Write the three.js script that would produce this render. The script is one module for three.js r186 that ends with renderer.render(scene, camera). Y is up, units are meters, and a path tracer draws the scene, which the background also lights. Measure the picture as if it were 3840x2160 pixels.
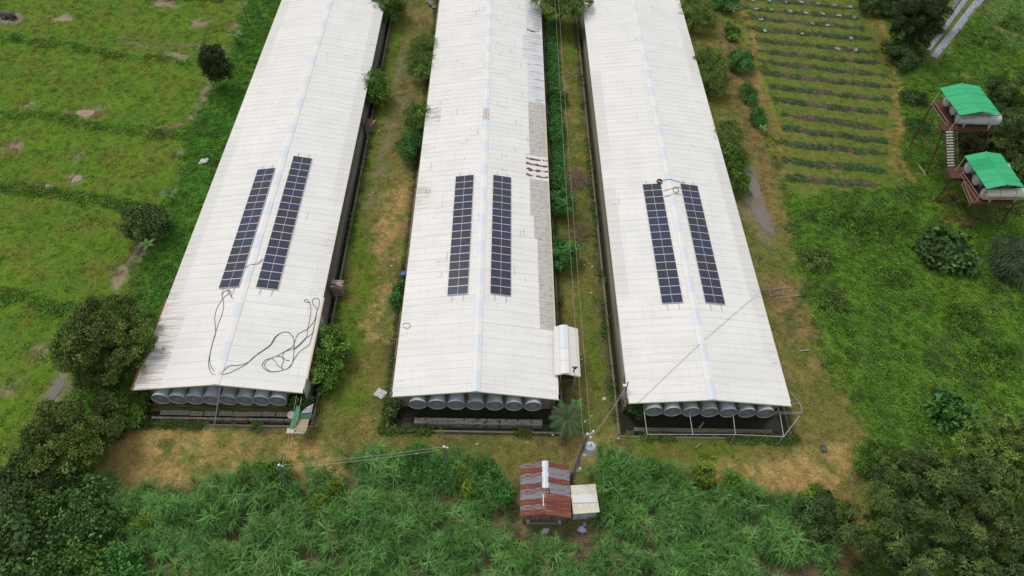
import * as THREE from 'three';
import { mergeGeometries } from 'three/addons/utils/BufferGeometryUtils.js';
import { MarchingCubes } from 'three/addons/objects/MarchingCubes.js';

// ------------------------------------------------------------------ camera
const CAM = { f: 2592.6, pitch: 0.91077, yaw: 0.04623, roll: 0.0591, h: 63.21 };
const scene = new THREE.Scene();
const camera = new THREE.PerspectiveCamera(2 * Math.atan(1080 / CAM.f) * 180 / Math.PI, 16 / 9, 0.5, 3000);
const cR = new THREE.Vector3(), cU = new THREE.Vector3(), cF = new THREE.Vector3();
{
  const cy = Math.cos(CAM.yaw), sy = Math.sin(CAM.yaw), cp = Math.cos(CAM.pitch), sp = Math.sin(CAM.pitch);
  const c = Math.cos(CAM.roll), s = Math.sin(CAM.roll);
  const R = new THREE.Vector3(cy, 0, sy), Z = new THREE.Vector3(-sy, 0, cy), Y = new THREE.Vector3(0, 1, 0);
  cF.copy(Z).multiplyScalar(-cp).addScaledVector(Y, -sp);
  const U = Y.clone().multiplyScalar(cp).addScaledVector(Z, -sp);
  cR.copy(R).multiplyScalar(c).addScaledVector(U, s);
  cU.copy(U).multiplyScalar(c).addScaledVector(R, -s);
  const m = new THREE.Matrix4().makeBasis(cR, cU, cF.clone().negate());
  camera.quaternion.setFromRotationMatrix(m);
  camera.position.set(0, CAM.h, 0);
}
scene.add(camera);

// ------------------------------------------------------------------ sky, sun, exposure
const SKY = 0.57, SUN = 1.5, EXPOSURE = 1.06;
const sunDir = new THREE.Vector3(-0.35, 0.85, -0.38).normalize();
{
  const w = 256, h = 128, d = new Float32Array(w * h * 4);
  for (let j = 0; j < h; j++) for (let i = 0; i < w; i++) {
    const el = (j + 0.5) / h * Math.PI - Math.PI / 2, az = i / w * Math.PI * 2;
    const s = Math.max(0, Math.sin(el));
    const lump = 1 + 0.08 * Math.sin(az * 3 + s * 5) * Math.cos(az * 2 - s * 7) + 0.05 * Math.sin(az * 7 + s * 13);
    const b = SKY * (0.62 + 0.62 * s) * lump, k = (j * w + i) * 4;
    d[k] = b * 0.985; d[k + 1] = b * 1.0; d[k + 2] = b * 1.035; d[k + 3] = 1;
  }
  const t = new THREE.DataTexture(d, w, h, THREE.RGBAFormat, THREE.FloatType);
  t.mapping = THREE.EquirectangularReflectionMapping; t.magFilter = THREE.LinearFilter; t.minFilter = THREE.LinearFilter; t.needsUpdate = true;
  scene.background = t; scene.environment = t;
}
const sun = new THREE.DirectionalLight(0xfff6ea, SUN);
sun.position.copy(sunDir).multiplyScalar(180).add(new THREE.Vector3(0, 0, -65));
sun.target.position.set(0, 0, -65); sun.castShadow = true; sun.shadow.radius = 34;
Object.assign(sun.shadow.camera, { left: -120, right: 120, top: 120, bottom: -120, near: 10, far: 500 });
sun.shadow.mapSize.set(4096, 4096);
scene.add(sun, sun.target);
const renderer = new THREE.WebGLRenderer({ antialias: true });
renderer.setSize(1024, 576); renderer.toneMapping = THREE.LinearToneMapping; renderer.toneMappingExposure = EXPOSURE;
renderer.shadowMap.enabled = true;

// ------------------------------------------------------------------ helpers
const V = (x, y, z) => new THREE.Vector3(x, y, z);
function rng(seed) { let a = seed >>> 0; return () => { a = (a + 0x6D2B79F5) | 0; let t = Math.imul(a ^ (a >>> 15), 1 | a); t = (t + Math.imul(t ^ (t >>> 7), 61 | t)) ^ t; return ((t ^ (t >>> 14)) >>> 0) / 4294967296; }; }
const K = 3840 / 2576;
function ray(sx, sy) { return cF.clone().multiplyScalar(CAM.f).addScaledVector(cR, sx - 1920).addScaledVector(cU, -(sy - 1080)); }
function S(sx, sy, h = 0) { const d = ray(sx, sy); return d.multiplyScalar((h - CAM.h) / d.y).add(V(0, CAM.h, 0)); }      // photo pixel (3840 wide) + height
const O = (x, y, h = 0) => S(x * K, y * K, h);                                                                         // overview pixel (2576 wide) + height
const pxm = y => 1739 / (63.2 / (0.79 + (y - 724) / 1739 * 0.613));                                                     // overview pixels per metre at row y
const crop = (ox, oy, s) => (x, y, h = 0) => S(ox + x / s, oy + y / s, h);
const lerp = (a, b, t) => a + (b - a) * t, clamp = (x, a = 0, b = 1) => Math.min(b, Math.max(a, x)), sst = (a, b, x) => { const t = clamp((x - a) / (b - a)); return t * t * (3 - 2 * t); };
const HS = new Float32Array(65536); { const r = rng(77); for (let i = 0; i < 65536; i++) HS[i] = r(); }
function vn(x, y) { const xi = Math.floor(x), yi = Math.floor(y); let u = x - xi, v = y - yi; u = u * u * (3 - 2 * u); v = v * v * (3 - 2 * v);
  const a = (xi & 255) + ((yi & 255) << 8), b = ((xi + 1) & 255) + ((yi & 255) << 8), c = (xi & 255) + (((yi + 1) & 255) << 8), d = ((xi + 1) & 255) + (((yi + 1) & 255) << 8);
  return lerp(lerp(HS[a], HS[b], u), lerp(HS[c], HS[d], u), v); }
function fbm(x, y, o = 3) { let s = 0, a = 0.5, t = 0; for (let i = 0; i < o; i++) { s += a * vn(x, y); t += a; a *= 0.5; x = x * 2.03 + 17.3; y = y * 2.03 + 9.1; } return s / t; }
const used = {};
function numbered(n) { const k = used[n] = (used[n] ?? -1) + 1; return k ? n + '_' + String(k).padStart(3, '0') : n; }
function tag(o, label, category, group, kind) { if (label) o.userData.label = label; if (category) o.userData.category = category; if (group) o.userData.group = group; if (kind) o.userData.kind = kind; return o; }
function thing(name, label, category, pos = V(0, 0, 0), group) { const o = new THREE.Group(); o.name = numbered(name); o.position.copy(pos); scene.add(o); return tag(o, label, category, group); }
function sh(m) { m.castShadow = true; m.receiveShadow = true; return m; }
function part(parent, name, geo, mat) { if (Array.isArray(geo)) geo = merge(geo); const m = sh(new THREE.Mesh(geo, mat)); m.name = name; parent.add(m); return m; }
function solo(name, geo, mat, label, category, group) { if (Array.isArray(geo)) geo = merge(geo); const m = sh(new THREE.Mesh(geo, mat)); m.name = numbered(name); scene.add(m); return tag(m, label, category, group); }
function structure(name, geo, mat) { if (Array.isArray(geo)) geo = merge(geo); const m = sh(new THREE.Mesh(geo, mat)); m.name = numbered(name); scene.add(m); m.userData.kind = 'structure'; return m; }
function merge(list) { return mergeGeometries(list.map(g => { const n = g.index ? g.toNonIndexed() : g; if (!n.attributes.uv) n.setAttribute('uv', new THREE.BufferAttribute(new Float32Array(n.attributes.position.count * 2), 2)); for (const k of Object.keys(n.attributes)) if (!['position', 'normal', 'uv'].includes(k)) n.deleteAttribute(k); return n; })); }
function box(w, h, d, x = 0, y = 0, z = 0) { return new THREE.BoxGeometry(w, h, d).translate(x, y, z); }
function bar(a, b, r, seg = 6, r2 = r) { const d = b.clone().sub(a), l = d.length(); const g = new THREE.CylinderGeometry(r2, r, l, seg); g.translate(0, l / 2, 0); g.applyQuaternion(new THREE.Quaternion().setFromUnitVectors(V(0, 1, 0), d.normalize())); return g.translate(a.x, a.y, a.z); }
function beam(a, b, w, h) { const d = b.clone().sub(a), l = d.length(); const m = new THREE.Matrix4().lookAt(V(0, 0, 0), d.clone().normalize(), Math.abs(d.y) > 0.95 * l ? V(1, 0, 0) : V(0, 1, 0)); return new THREE.BoxGeometry(w, h, l).applyMatrix4(m).translate((a.x + b.x) / 2, (a.y + b.y) / 2, (a.z + b.z) / 2); }
function tube(pts, r, seg = 0, radial = 5) { const c = new THREE.CatmullRomCurve3(pts, false, 'centripetal'); return new THREE.TubeGeometry(c, seg || Math.max(6, pts.length * 5), r, radial); }
function plate(pts, t = 0.03) { // polygon given by 3D points, thickness t downwards
  const n = pts.length, p = [], c = pts.reduce((a, b) => a.add(b), V(0, 0, 0)).multiplyScalar(1 / n), dn = V(0, -t, 0);
  const push = (...v) => v.forEach(q => p.push(q.x, q.y, q.z));
  for (let i = 0; i < n; i++) { const a = pts[i], b = pts[(i + 1) % n], a2 = a.clone().add(dn), b2 = b.clone().add(dn), c2 = c.clone().add(dn);
    push(c, a, b, c2, b2, a2, a, a2, b, b, a2, b2); }
  const g = new THREE.BufferGeometry(); g.setAttribute('position', new THREE.Float32BufferAttribute(p, 3));
  const uv = []; for (let i = 0; i < p.length; i += 3) uv.push(p[i], p[i + 2]); g.setAttribute('uv', new THREE.Float32BufferAttribute(uv, 2));
  g.computeVertexNormals(); return g; }
const ENC = new Uint8Array(4096); for (let i = 0; i < 4096; i++) { const v = i / 4095; ENC[i] = Math.round(255 * (v <= 0.0031308 ? v * 12.92 : 1.055 * Math.pow(v, 1 / 2.4) - 0.055)); }
function tex(w, h, fn, { srgb = false, wrap = true } = {}) { // fn(i,j) -> [r,g,b] linear 0..1 (stored in sRGB when srgb)
  const d = new Uint8Array(w * h * 4);
  for (let j = 0; j < h; j++) for (let i = 0; i < w; i++) { const c = fn(i, j), k = (j * w + i) * 4; for (let q = 0; q < 3; q++) { const x = c[q] < 0 ? 0 : c[q] > 1 ? 1 : c[q]; d[k + q] = srgb ? ENC[(x * 4095) | 0] : x * 255; } d[k + 3] = 255; }
  const t = new THREE.DataTexture(d, w, h, THREE.RGBAFormat); t.magFilter = THREE.LinearFilter; t.minFilter = THREE.LinearMipmapLinearFilter; t.generateMipmaps = true;
  if (wrap) t.wrapS = t.wrapT = THREE.RepeatWrapping; if (srgb) t.colorSpace = THREE.SRGBColorSpace; t.needsUpdate = true; return t; }
const C = (r, g, b) => new THREE.Color().setRGB(r, g, b);
const mat = (c, rough = 0.85, o = {}) => new THREE.MeshStandardMaterial({ color: c, roughness: rough, side: THREE.DoubleSide, ...o });
const mix3 = (a, b, t) => [lerp(a[0], b[0], t), lerp(a[1], b[1], t), lerp(a[2], b[2], t)];

// ------------------------------------------------------------------ the three poultry houses: measures
const EAVE = 3.2, FAR = -126;
const BARN = [
  { xl: -34.38, xr: -18.20, xk: -26.24, zf: -33.09, rh: 1.32, offL: 0.51, offR: 1.17, nL: 16, nR: 18, fans: [-32.2, -20.8, 8], capPh: 0.3 },
  { xl: -9.49, xr: 6.71, xk: -1.35, zf: -32.86, rh: 1.35, offL: 1.22, offR: 1.11, nL: 16, nR: 16, fans: [-7.09, 4.27, 7], capPh: 1.1 },
  { xl: 13.62, xr: 29.74, xk: 21.67, zf: -32.60, rh: 1.0, offL: 1.10, offR: 1.29, nL: 16, nR: 16, fans: [16.29, 27.5, 7], capPh: 0.0 },
];
{ const px = [[[400, 1380], [582, 340], [1835, 355]], [[1400, 1380], [475, 395], [1714, 412]], [[2200, 1380], [722, 470], [1922, 490]]];
  BARN.forEach((b, i) => { const [o, p, q] = px[i], hit = c => { const d = ray(o[0] + c[0] / 2.862, o[1] + c[1] / 2.862); const t = (b.zf + 0.5) / d.z; return V(d.x * t, CAM.h + d.y * t, 0); }, A = hit(p), B = hit(q); b.fans = [A.x, B.x, b.fans[2]]; b.fy = (A.y + B.y) / 2; }); }
const roofY = (b, x) => x < b.xk ? lerp(EAVE, EAVE + b.rh, (x - b.xl) / (b.xk - b.xl)) : lerp(EAVE, EAVE + b.rh, (b.xr - x) / (b.xr - b.xk));
function roofHit(b, sx, sy, up = 0) { const d = ray(sx, sy); let best = null;
  for (const side of [-1, 1]) { const x0 = side < 0 ? b.xl : b.xr, k = b.rh / (b.xk - x0); // y = EAVE + k (x - x0) + up
    const t = (EAVE + up - k * x0 - CAM.h) / (d.y - k * d.x), p = V(d.x * t, CAM.h + d.y * t, d.z * t); if ((side < 0) === (p.x < b.xk)) best = p; best ??= p; }
  return best; }

// ------------------------------------------------------------------ ground: zones painted on a grid from the photo's outlines
const GX0 = -100, GX1 = 110, GZ0 = -130, GZ1 = -5, GS = 0.5, GW = (GX1 - GX0) / GS, GH = (GZ1 - GZ0) / GS;
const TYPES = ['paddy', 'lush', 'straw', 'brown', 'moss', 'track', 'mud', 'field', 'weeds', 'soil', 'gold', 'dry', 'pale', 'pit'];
const TI = Object.fromEntries(TYPES.map((t, i) => [t, i]));
const zone = new Uint8Array(GW * GH), bump = new Float32Array(GW * GH);
const g2 = p => { const q = O(p[0], p[1]); return [q.x, q.z]; };
function inPoly(x, z, P) { let r = false; for (let i = 0, j = P.length - 1; i < P.length; j = i++) { const [xi, zi] = P[i], [xj, zj] = P[j]; if ((zi > z) !== (zj > z) && x < (xj - xi) * (z - zi) / (zj - zi) + xi) r = !r; } return r; }
function cells(P, m, fn) { let a = 1e9, b = -1e9, c = 1e9, d = -1e9; for (const [x, z] of P) { a = Math.min(a, x); b = Math.max(b, x); c = Math.min(c, z); d = Math.max(d, z); }
  for (let j = Math.max(0, Math.floor((c - m - GZ0) / GS)); j < Math.min(GH, (d + m - GZ0) / GS); j++) for (let i = Math.max(0, Math.floor((a - m - GX0) / GS)); i < Math.min(GW, (b + m - GX0) / GS); i++) fn(GX0 + (i + 0.5) * GS, GZ0 + (j + 0.5) * GS, j * GW + i); }
function zpoly(t, pts) { const P = pts.map(g2); cells(P, 0, (x, z, k) => { if (inPoly(x, z, P)) zone[k] = TI[t]; }); }
function lineDist(x, z, P) { let m = 1e9; for (let i = 0; i < P.length - 1; i++) { const [ax, az] = P[i], [bx, bz] = P[i + 1]; const t = clamp(((x - ax) * (bx - ax) + (z - az) * (bz - az)) / ((bx - ax) ** 2 + (bz - az) ** 2)); m = Math.min(m, Math.hypot(x - ax - t * (bx - ax), z - az - t * (bz - az))); } return m; }
function zline(t, pts, w, h = 0) { const P = pts.map(g2); cells(P, 3, (x, z, k) => { const d = lineDist(x, z, P); if (t && d < w / 2) zone[k] = TI[t]; if (h && d < w * 1.3) bump[k] += h * (1 - sst(0, w * 1.3, d)); }); }
function zspot(t, x, y, rx, ry) { const c = O(x, y), s = pxm(y), a = rx / s, b = ry / s / 0.7; cells([[c.x, c.z]], Math.max(a, b) + 1, (X, Z, k) => { const q = Math.hypot((X - c.x) / a, (Z - c.z) / b); if (q + 0.5 * (fbm(X * 0.9, Z * 0.9, 2) - 0.5) < 1) { zone[k] = TI[t]; } }); }
zone.fill(TI.paddy);
zpoly('lush', [[650, -60], [600, 60], [570, 130], [525, 210], [480, 320], [455, 420], [420, 500], [380, 570], [330, 720], [300, 800], [160, 1000], [200, 1120], [345, 1060], [600, 700], [800, -60]]);
zpoly('weeds', [[1850, -80], [2700, -80], [2700, 1600], [2100, 1600], [2190, 1150], [2060, 880], [1990, 640]]);
zpoly('brown', [[340, 1030], [330, 1050], [260, 1150], [262, 1260], [1000, 1260], [2150, 1330], [2190, 1150], [2150, 1040], [2060, 880], [2035, 790], [2010, 700], [1985, 600], [1965, 480], [1910, 330], [1870, 180], [1830, -60], [960, -60], [700, 1000]]);
zpoly('straw', [[345, 1075], [270, 1140], [268, 1235], [420, 1240], [640, 1210], [860, 1210], [860, 1140], [720, 1095]]);
zpoly('straw', [[930, 720], [1010, 720], [990, 860], [920, 850]]); zpoly('straw', [[960, 480], [1040, 470], [1025, 640], [945, 650]]);
zpoly('straw', [[1700, 1160], [1950, 1170], [2140, 1090], [2160, 1200], [2100, 1290], [1800, 1230]]); zpoly('straw', [[1420, 1100], [1560, 1090], [1560, 1160], [1440, 1180]]);
zpoly('dry', [[1920, 690], [2010, 720], [2045, 800], [2055, 860], [1975, 850], [1935, 760]]);
zpoly('moss', [[960, -60], [1020, -60], [985, 200], [935, 420], [905, 560], [960, 700], [905, 900], [880, 1040], [790, 1000], [835, 760]]);
zpoly('moss', [[1000, 60], [1020, 60], [985, 300], [965, 300]]); zpoly('moss', [[850, 880], [920, 860], [930, 1010], [850, 1040]]);
zpoly('moss', [[1560, 1110], [1700, 1105], [1900, 1120], [1850, 1170], [1640, 1160]]);
zline('track', [[1043, -60], [1025, 60], [1000, 190], [970, 330], [945, 420], [925, 520]], 0.7, -0.06); zline('track', [[1085, 60], [1045, 150], [1020, 240], [985, 350], [955, 450]], 0.6, -0.05);
zline('track', [[1885, 430], [1905, 520], [1925, 600]], 2.2, -0.05); zline('track', [[1850, 430], [1880, 560]], 1.0);
zpoly('field', [[1872, -60], [2160, -60], [2230, 100], [2262, 300], [2270, 470], [1985, 490], [1960, 300], [1915, 150]]);
zpoly('moss', [[1395, -60], [1425, -60], [1460, 300], [1440, 300]]); zpoly('moss', [[1500, 500], [1530, 500], [1550, 900], [1530, 900]]); zpoly('moss', [[1470, 700], [1500, 760], [1520, 1000], [1490, 1000]]);
zline('gold', [[1845, -60], [1880, 60], [1900, 170], [1935, 270], [1965, 360], [1968, 440]], 1.5); zline('gold', [[2200, 30], [2230, 120], [2255, 230], [2255, 330], [2250, 400], [2290, 450]], 1.3);
zpoly('dry', [[1795, 60], [1850, 60], [1925, 300], [1950, 480], [1985, 610], [1950, 590], [1885, 380]]);
zpoly('pale', [[2420, -60], [2700, -60], [2700, 200], [2560, 130], [2480, 60]]);
zpoly('soil', [[230, 1190], [330, 1245], [500, 1235], [720, 1215], [860, 1205], [1290, 1205], [1300, 1330], [1480, 1330], [1500, 1190], [1760, 1230], [2000, 1260], [2130, 1290], [2150, 1600], [-200, 1600], [-200, 1180]]);
zpoly('brown', [[1265, 1180], [1310, 1170], [1315, 1300], [1290, 1310]]); zpoly('dry', [[2095, 1270], [2160, 1230], [2180, 1300], [2150, 1420], [2090, 1420]]);
for (const s of [[218, 282, 34, 15], [190, 450, 17, 18], [66, 267, 20, 6], [100, 472, 45, 8], [445, 141, 42, 7], [158, 47, 24, 9], [25, 45, 40, 14], [100, 878, 25, 12], [20, 370, 20, 12], [195, 387, 12, 8], [500, 60, 18, 12], [420, 12, 30, 10], [590, 60, 16, 8], [10, 980, 30, 8], [420, 320, 30, 5], [455, 380, 12, 8], [300, 1060, 18, 12]]) zspot('mud', ...s);
zline('mud', [[352, 622], [330, 660], [300, 708], [285, 720]], 1.3, -0.1); zline('mud', [[516, 215], [500, 260], [480, 300]], 0.7); zline('mud', [[150, 955], [135, 1000]], 1.6);
zline('mud', [[300, 103], [400, 112], [560, 118]], 0.5);
for (const s of [[690, 1120, 30, 12], [900, 1000, 40, 18], [560, 1120, 25, 10], [1060, 1090, 40, 12], [2200, 870, 0, 0]]) if (s[2]) zspot('moss', ...s);
for (const s of [[2420, 195, 14, 6], [2395, 560, 20, 8], [2440, 560, 24, 10], [2330, 185, 10, 8], [2510, 75, 18, 8], [2560, 90, 12, 8]]) zspot('dry', ...s);
const BUNDS = [[[-60, 78], [0, 85], [60, 100], [130, 113], [200, 122], [300, 140], [400, 150], [510, 157]], [[-60, 280], [0, 285], [100, 292], [200, 310], [300, 325], [400, 335], [490, 338]], [[-60, 465], [0, 470], [100, 480], [200, 495], [300, 510], [345, 530]], [[-80, 735], [0, 742], [70, 750], [140, 772], [260, 790]], [[-60, -10], [150, -30], [330, -12], [560, 0]]];
for (const b of BUNDS) zline('lush', b, 1.3, 0.22);
zpoly('field', [[2312, 150], [2350, 172], [2520, -60], [2380, -60]]);

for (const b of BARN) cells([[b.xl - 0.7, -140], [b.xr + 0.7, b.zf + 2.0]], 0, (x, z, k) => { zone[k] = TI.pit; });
// soften zone edges into weights
const W = TYPES.map(() => new Float32Array(GW * GH));
for (let j = 0; j < GH; j++) for (let i = 0; i < GW; i++) for (let b = -1; b <= 1; b++) for (let a = -1; a <= 1; a++) { const k = clamp(j + b, 0, GH - 1) * GW + clamp(i + a, 0, GW - 1); W[zone[k]][j * GW + i] += (a || b ? 1 : 2) / 10; }
const PAL = { // [main, second, third] base colours
  paddy: [[0.130, 0.215, 0.020], [0.090, 0.180, 0.020], [0.138, 0.175, 0.026]], lush: [[0.066, 0.195, 0.020], [0.092, 0.220, 0.022], [0.054, 0.145, 0.018]],
  straw: [[0.440, 0.315, 0.125], [0.320, 0.255, 0.100], [0.185, 0.210, 0.060]], brown: [[0.180, 0.172, 0.048], [0.128, 0.162, 0.036], [0.235, 0.198, 0.070]],
  moss: [[0.125, 0.175, 0.022], [0.088, 0.170, 0.020], [0.170, 0.165, 0.040]], track: [[0.230, 0.195, 0.130], [0.180, 0.160, 0.090], [0.130, 0.140, 0.045]],
  mud: [[0.300, 0.245, 0.190], [0.240, 0.185, 0.140], [0.150, 0.110, 0.070]], field: [[0.125, 0.175, 0.028], [0.165, 0.175, 0.042], [0.098, 0.158, 0.026]],
  weeds: [[0.085, 0.195, 0.022], [0.118, 0.215, 0.020], [0.074, 0.140, 0.026]], soil: [[0.155, 0.120, 0.072], [0.185, 0.145, 0.090], [0.120, 0.130, 0.055]],
  gold: [[0.310, 0.220, 0.075], [0.230, 0.175, 0.058], [0.140, 0.155, 0.042]], dry: [[0.265, 0.195, 0.080], [0.200, 0.150, 0.062], [0.135, 0.140, 0.042]],
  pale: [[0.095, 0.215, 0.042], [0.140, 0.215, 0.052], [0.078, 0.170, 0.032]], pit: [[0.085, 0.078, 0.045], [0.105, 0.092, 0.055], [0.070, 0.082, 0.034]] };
const PALA = TYPES.map(t => PAL[t]);
const wbuf = new Float32Array(TYPES.length);
function zoneAt(x, z) { const wx = x + (fbm(x * 0.55, z * 0.55, 3) - 0.5) * 2.6, wz = z + (fbm(x * 0.55 + 40, z * 0.55 + 7, 3) - 0.5) * 2.6;
  const fx = clamp((wx - GX0) / GS - 0.5, 0, GW - 1.01), fz = clamp((wz - GZ0) / GS - 0.5, 0, GH - 1.01), i = fx | 0, j = fz | 0, u = fx - i, v = fz - j, k = j * GW + i;
  let best = 0, bw = -1; for (let t = 0; t < TYPES.length; t++) { const w = W[t], q = (w[k] * (1 - u) + w[k + 1] * u) * (1 - v) + (w[k + GW] * (1 - u) + w[k + GW + 1] * u) * v; wbuf[t] = q; if (q > bw) { bw = q; best = t; } } return best; }
function groundColor(x, z, out) { zoneAt(x, z); const n1 = clamp((fbm(x * 0.22, z * 0.22, 3) - 0.5) * 2.4 + 0.5), n2 = clamp((fbm(x * 1.1 + 31, z * 1.1, 3) - 0.5) * 2.6 + 0.45), n3 = fbm(x * 0.42 + 70, z * 0.42 + 11, 3);
  let r = 0, g = 0, b = 0; const t2 = clamp(n1 * 0.6 + n2 * 0.5 - 0.05), t3 = sst(0.5, 0.68, n3 * 0.75 + n2 * 0.25);
  for (let t = 0; t < TYPES.length; t++) { const w = wbuf[t]; if (w < 0.01) continue; const p = PALA[t]; for (let q = 0; q < 3; q++) { const c = lerp(lerp(p[0][q], p[1][q], t2), p[2][q], t3) * w; if (q === 0) r += c; else if (q === 1) g += c; else b += c; } }
  out[0] = r; out[1] = g; out[2] = b; return out; }
const inBarn = (x, z, m = 0) => BARN.some(b => x > b.xl - m && x < b.xr + m && z < b.zf + m + 1);
function gh(x, z) { const i = clamp(Math.round((x - GX0) / GS - 0.5), 0, GW - 1), j = clamp(Math.round((z - GZ0) / GS - 0.5), 0, GH - 1), k = j * GW + i;
  let h = bump[k] + (fbm(x * 0.3, z * 0.3, 2) - 0.5) * 0.12; if (zone[k] === TI.weeds) h += (fbm(x * 0.35 + 5, z * 0.35, 3) - 0.4) * 1.1; if (zone[k] === TI.mud) h -= 0.06;
  for (const b of BARN) { if (x > b.xl - 0.6 && x < b.xr + 0.6 && z < b.zf + 1.9) h = -0.75; }
  return h; }
{
  const tw = 2048, th = Math.round(2048 * (GZ1 - GZ0) / (GX1 - GX0)), o = [0, 0, 0], r = rng(5);
  const map = tex(tw, th, (i, j) => { const x = GX0 + (i + 0.5) / tw * (GX1 - GX0), z = GZ0 + (j + 0.5) / th * (GZ1 - GZ0); groundColor(x, z, o); const k = 0.7 + 0.6 * r(); return [o[0] * k, o[1] * k, o[2] * k]; }, { srgb: true, wrap: false });
  const nx = GW, nz = GH, p = new Float32Array((nx + 1) * (nz + 1) * 3), uv = new Float32Array((nx + 1) * (nz + 1) * 2), ix = [];
  for (let j = 0; j <= nz; j++) for (let i = 0; i <= nx; i++) { const k = j * (nx + 1) + i, x = GX0 + i * GS, z = GZ0 + j * GS; p[k * 3] = x; p[k * 3 + 1] = gh(x, z); p[k * 3 + 2] = z; uv[k * 2] = i / nx; uv[k * 2 + 1] = j / nz;
    if (i < nx && j < nz) ix.push(k, k + nx + 1, k + 1, k + 1, k + nx + 1, k + nx + 2); }
  const g = new THREE.BufferGeometry(); g.setAttribute('position', new THREE.BufferAttribute(p, 3)); g.setAttribute('uv', new THREE.BufferAttribute(uv, 2)); g.setIndex(ix); g.computeVertexNormals();
  structure('ground', g, new THREE.MeshPhysicalMaterial({ map, roughness: 0.95, specularIntensity: 0.3 }));
  const far = tex(256, 256, (i, j) => { const n = fbm(i / 8, j / 8, 4); return mix3([0.07, 0.13, 0.025], [0.13, 0.15, 0.035], n); }, { srgb: true }); far.repeat.set(80, 80);
  const F = []; for (const [x0, x1, z0, z1] of [[-1200, GX0, -1300, 1200], [GX1, 1200, -1300, 1200], [GX0, GX1, -1300, GZ0], [GX0, GX1, GZ1, 1200]]) F.push(new THREE.PlaneGeometry(x1 - x0, z1 - z0).rotateX(-Math.PI / 2).translate((x0 + x1) / 2, 0, (z0 + z1) / 2));
  structure('terrain', F, new THREE.MeshStandardMaterial({ map: far, roughness: 0.95 }));
}

// ------------------------------------------------------------------ shared materials
const noiseTex = (a, b, fx, fy, o = 4, n = 256) => tex(n, n, (i, j) => mix3(a, b, clamp((fbm(i / n * fx, j / n * fy, o) - 0.5) * 2.2 + 0.5)), { srgb: true });
const M = {
  concrete: new THREE.MeshStandardMaterial({ map: noiseTex([0.10, 0.095, 0.075], [0.30, 0.28, 0.24], 14, 14), roughness: 0.95, side: THREE.DoubleSide }),
  mossy: new THREE.MeshStandardMaterial({ map: noiseTex([0.095, 0.095, 0.060], [0.25, 0.235, 0.17], 16, 16), roughness: 0.95, side: THREE.DoubleSide }),
  pale: new THREE.MeshStandardMaterial({ map: tex(512, 64, (i, j) => { const n = fbm(i / 9, j / 22, 4), m = fbm(i / 40 + 9, j / 30, 3); return mix3(mix3([0.36, 0.34, 0.31], [0.22, 0.20, 0.17], m), [0.05, 0.05, 0.03], sst(0.6, 0.72, n)); }, { srgb: true }), roughness: 0.95, side: THREE.DoubleSide }),
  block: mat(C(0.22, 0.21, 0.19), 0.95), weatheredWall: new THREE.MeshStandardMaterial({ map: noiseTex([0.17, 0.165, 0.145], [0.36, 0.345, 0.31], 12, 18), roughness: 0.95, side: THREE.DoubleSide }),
  galv: mat(C(0.42, 0.45, 0.48), 0.5, { metalness: 0.25 }), alu: mat(C(0.66, 0.68, 0.72), 0.4, { metalness: 0.2 }),
  trim: mat(C(0.66, 0.63, 0.54), 0.6), white: mat(C(0.74, 0.74, 0.74), 0.55), cone: new THREE.MeshStandardMaterial({ map: noiseTex([0.36, 0.43, 0.49], [0.50, 0.57, 0.62], 10, 10), roughness: 0.6, side: THREE.DoubleSide }),
  black: mat(C(0.02, 0.02, 0.022), 0.6), rustDark: new THREE.MeshStandardMaterial({ map: noiseTex([0.07, 0.028, 0.020], [0.15, 0.065, 0.045], 12, 12), roughness: 0.9, side: THREE.DoubleSide }),
  wood: new THREE.MeshStandardMaterial({ map: noiseTex([0.20, 0.14, 0.07], [0.42, 0.32, 0.18], 6, 40), roughness: 0.9, side: THREE.DoubleSide }),
  bark: new THREE.MeshStandardMaterial({ map: noiseTex([0.06, 0.045, 0.03], [0.16, 0.13, 0.10], 20, 6), roughness: 0.95 }),
  pole: new THREE.MeshStandardMaterial({ map: noiseTex([0.13, 0.13, 0.14], [0.22, 0.22, 0.23], 10, 10), roughness: 0.9 }),
  cable: mat(C(0.045, 0.045, 0.048), 0.6), wire: mat(C(0.36, 0.33, 0.25), 0.7), greenSheet: mat(C(0.02, 0.62, 0.24), 0.55), greenDark: mat(C(0.012, 0.11, 0.06), 0.6), greenTop: mat(C(0.03, 0.20, 0.10), 0.6),
};

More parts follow.
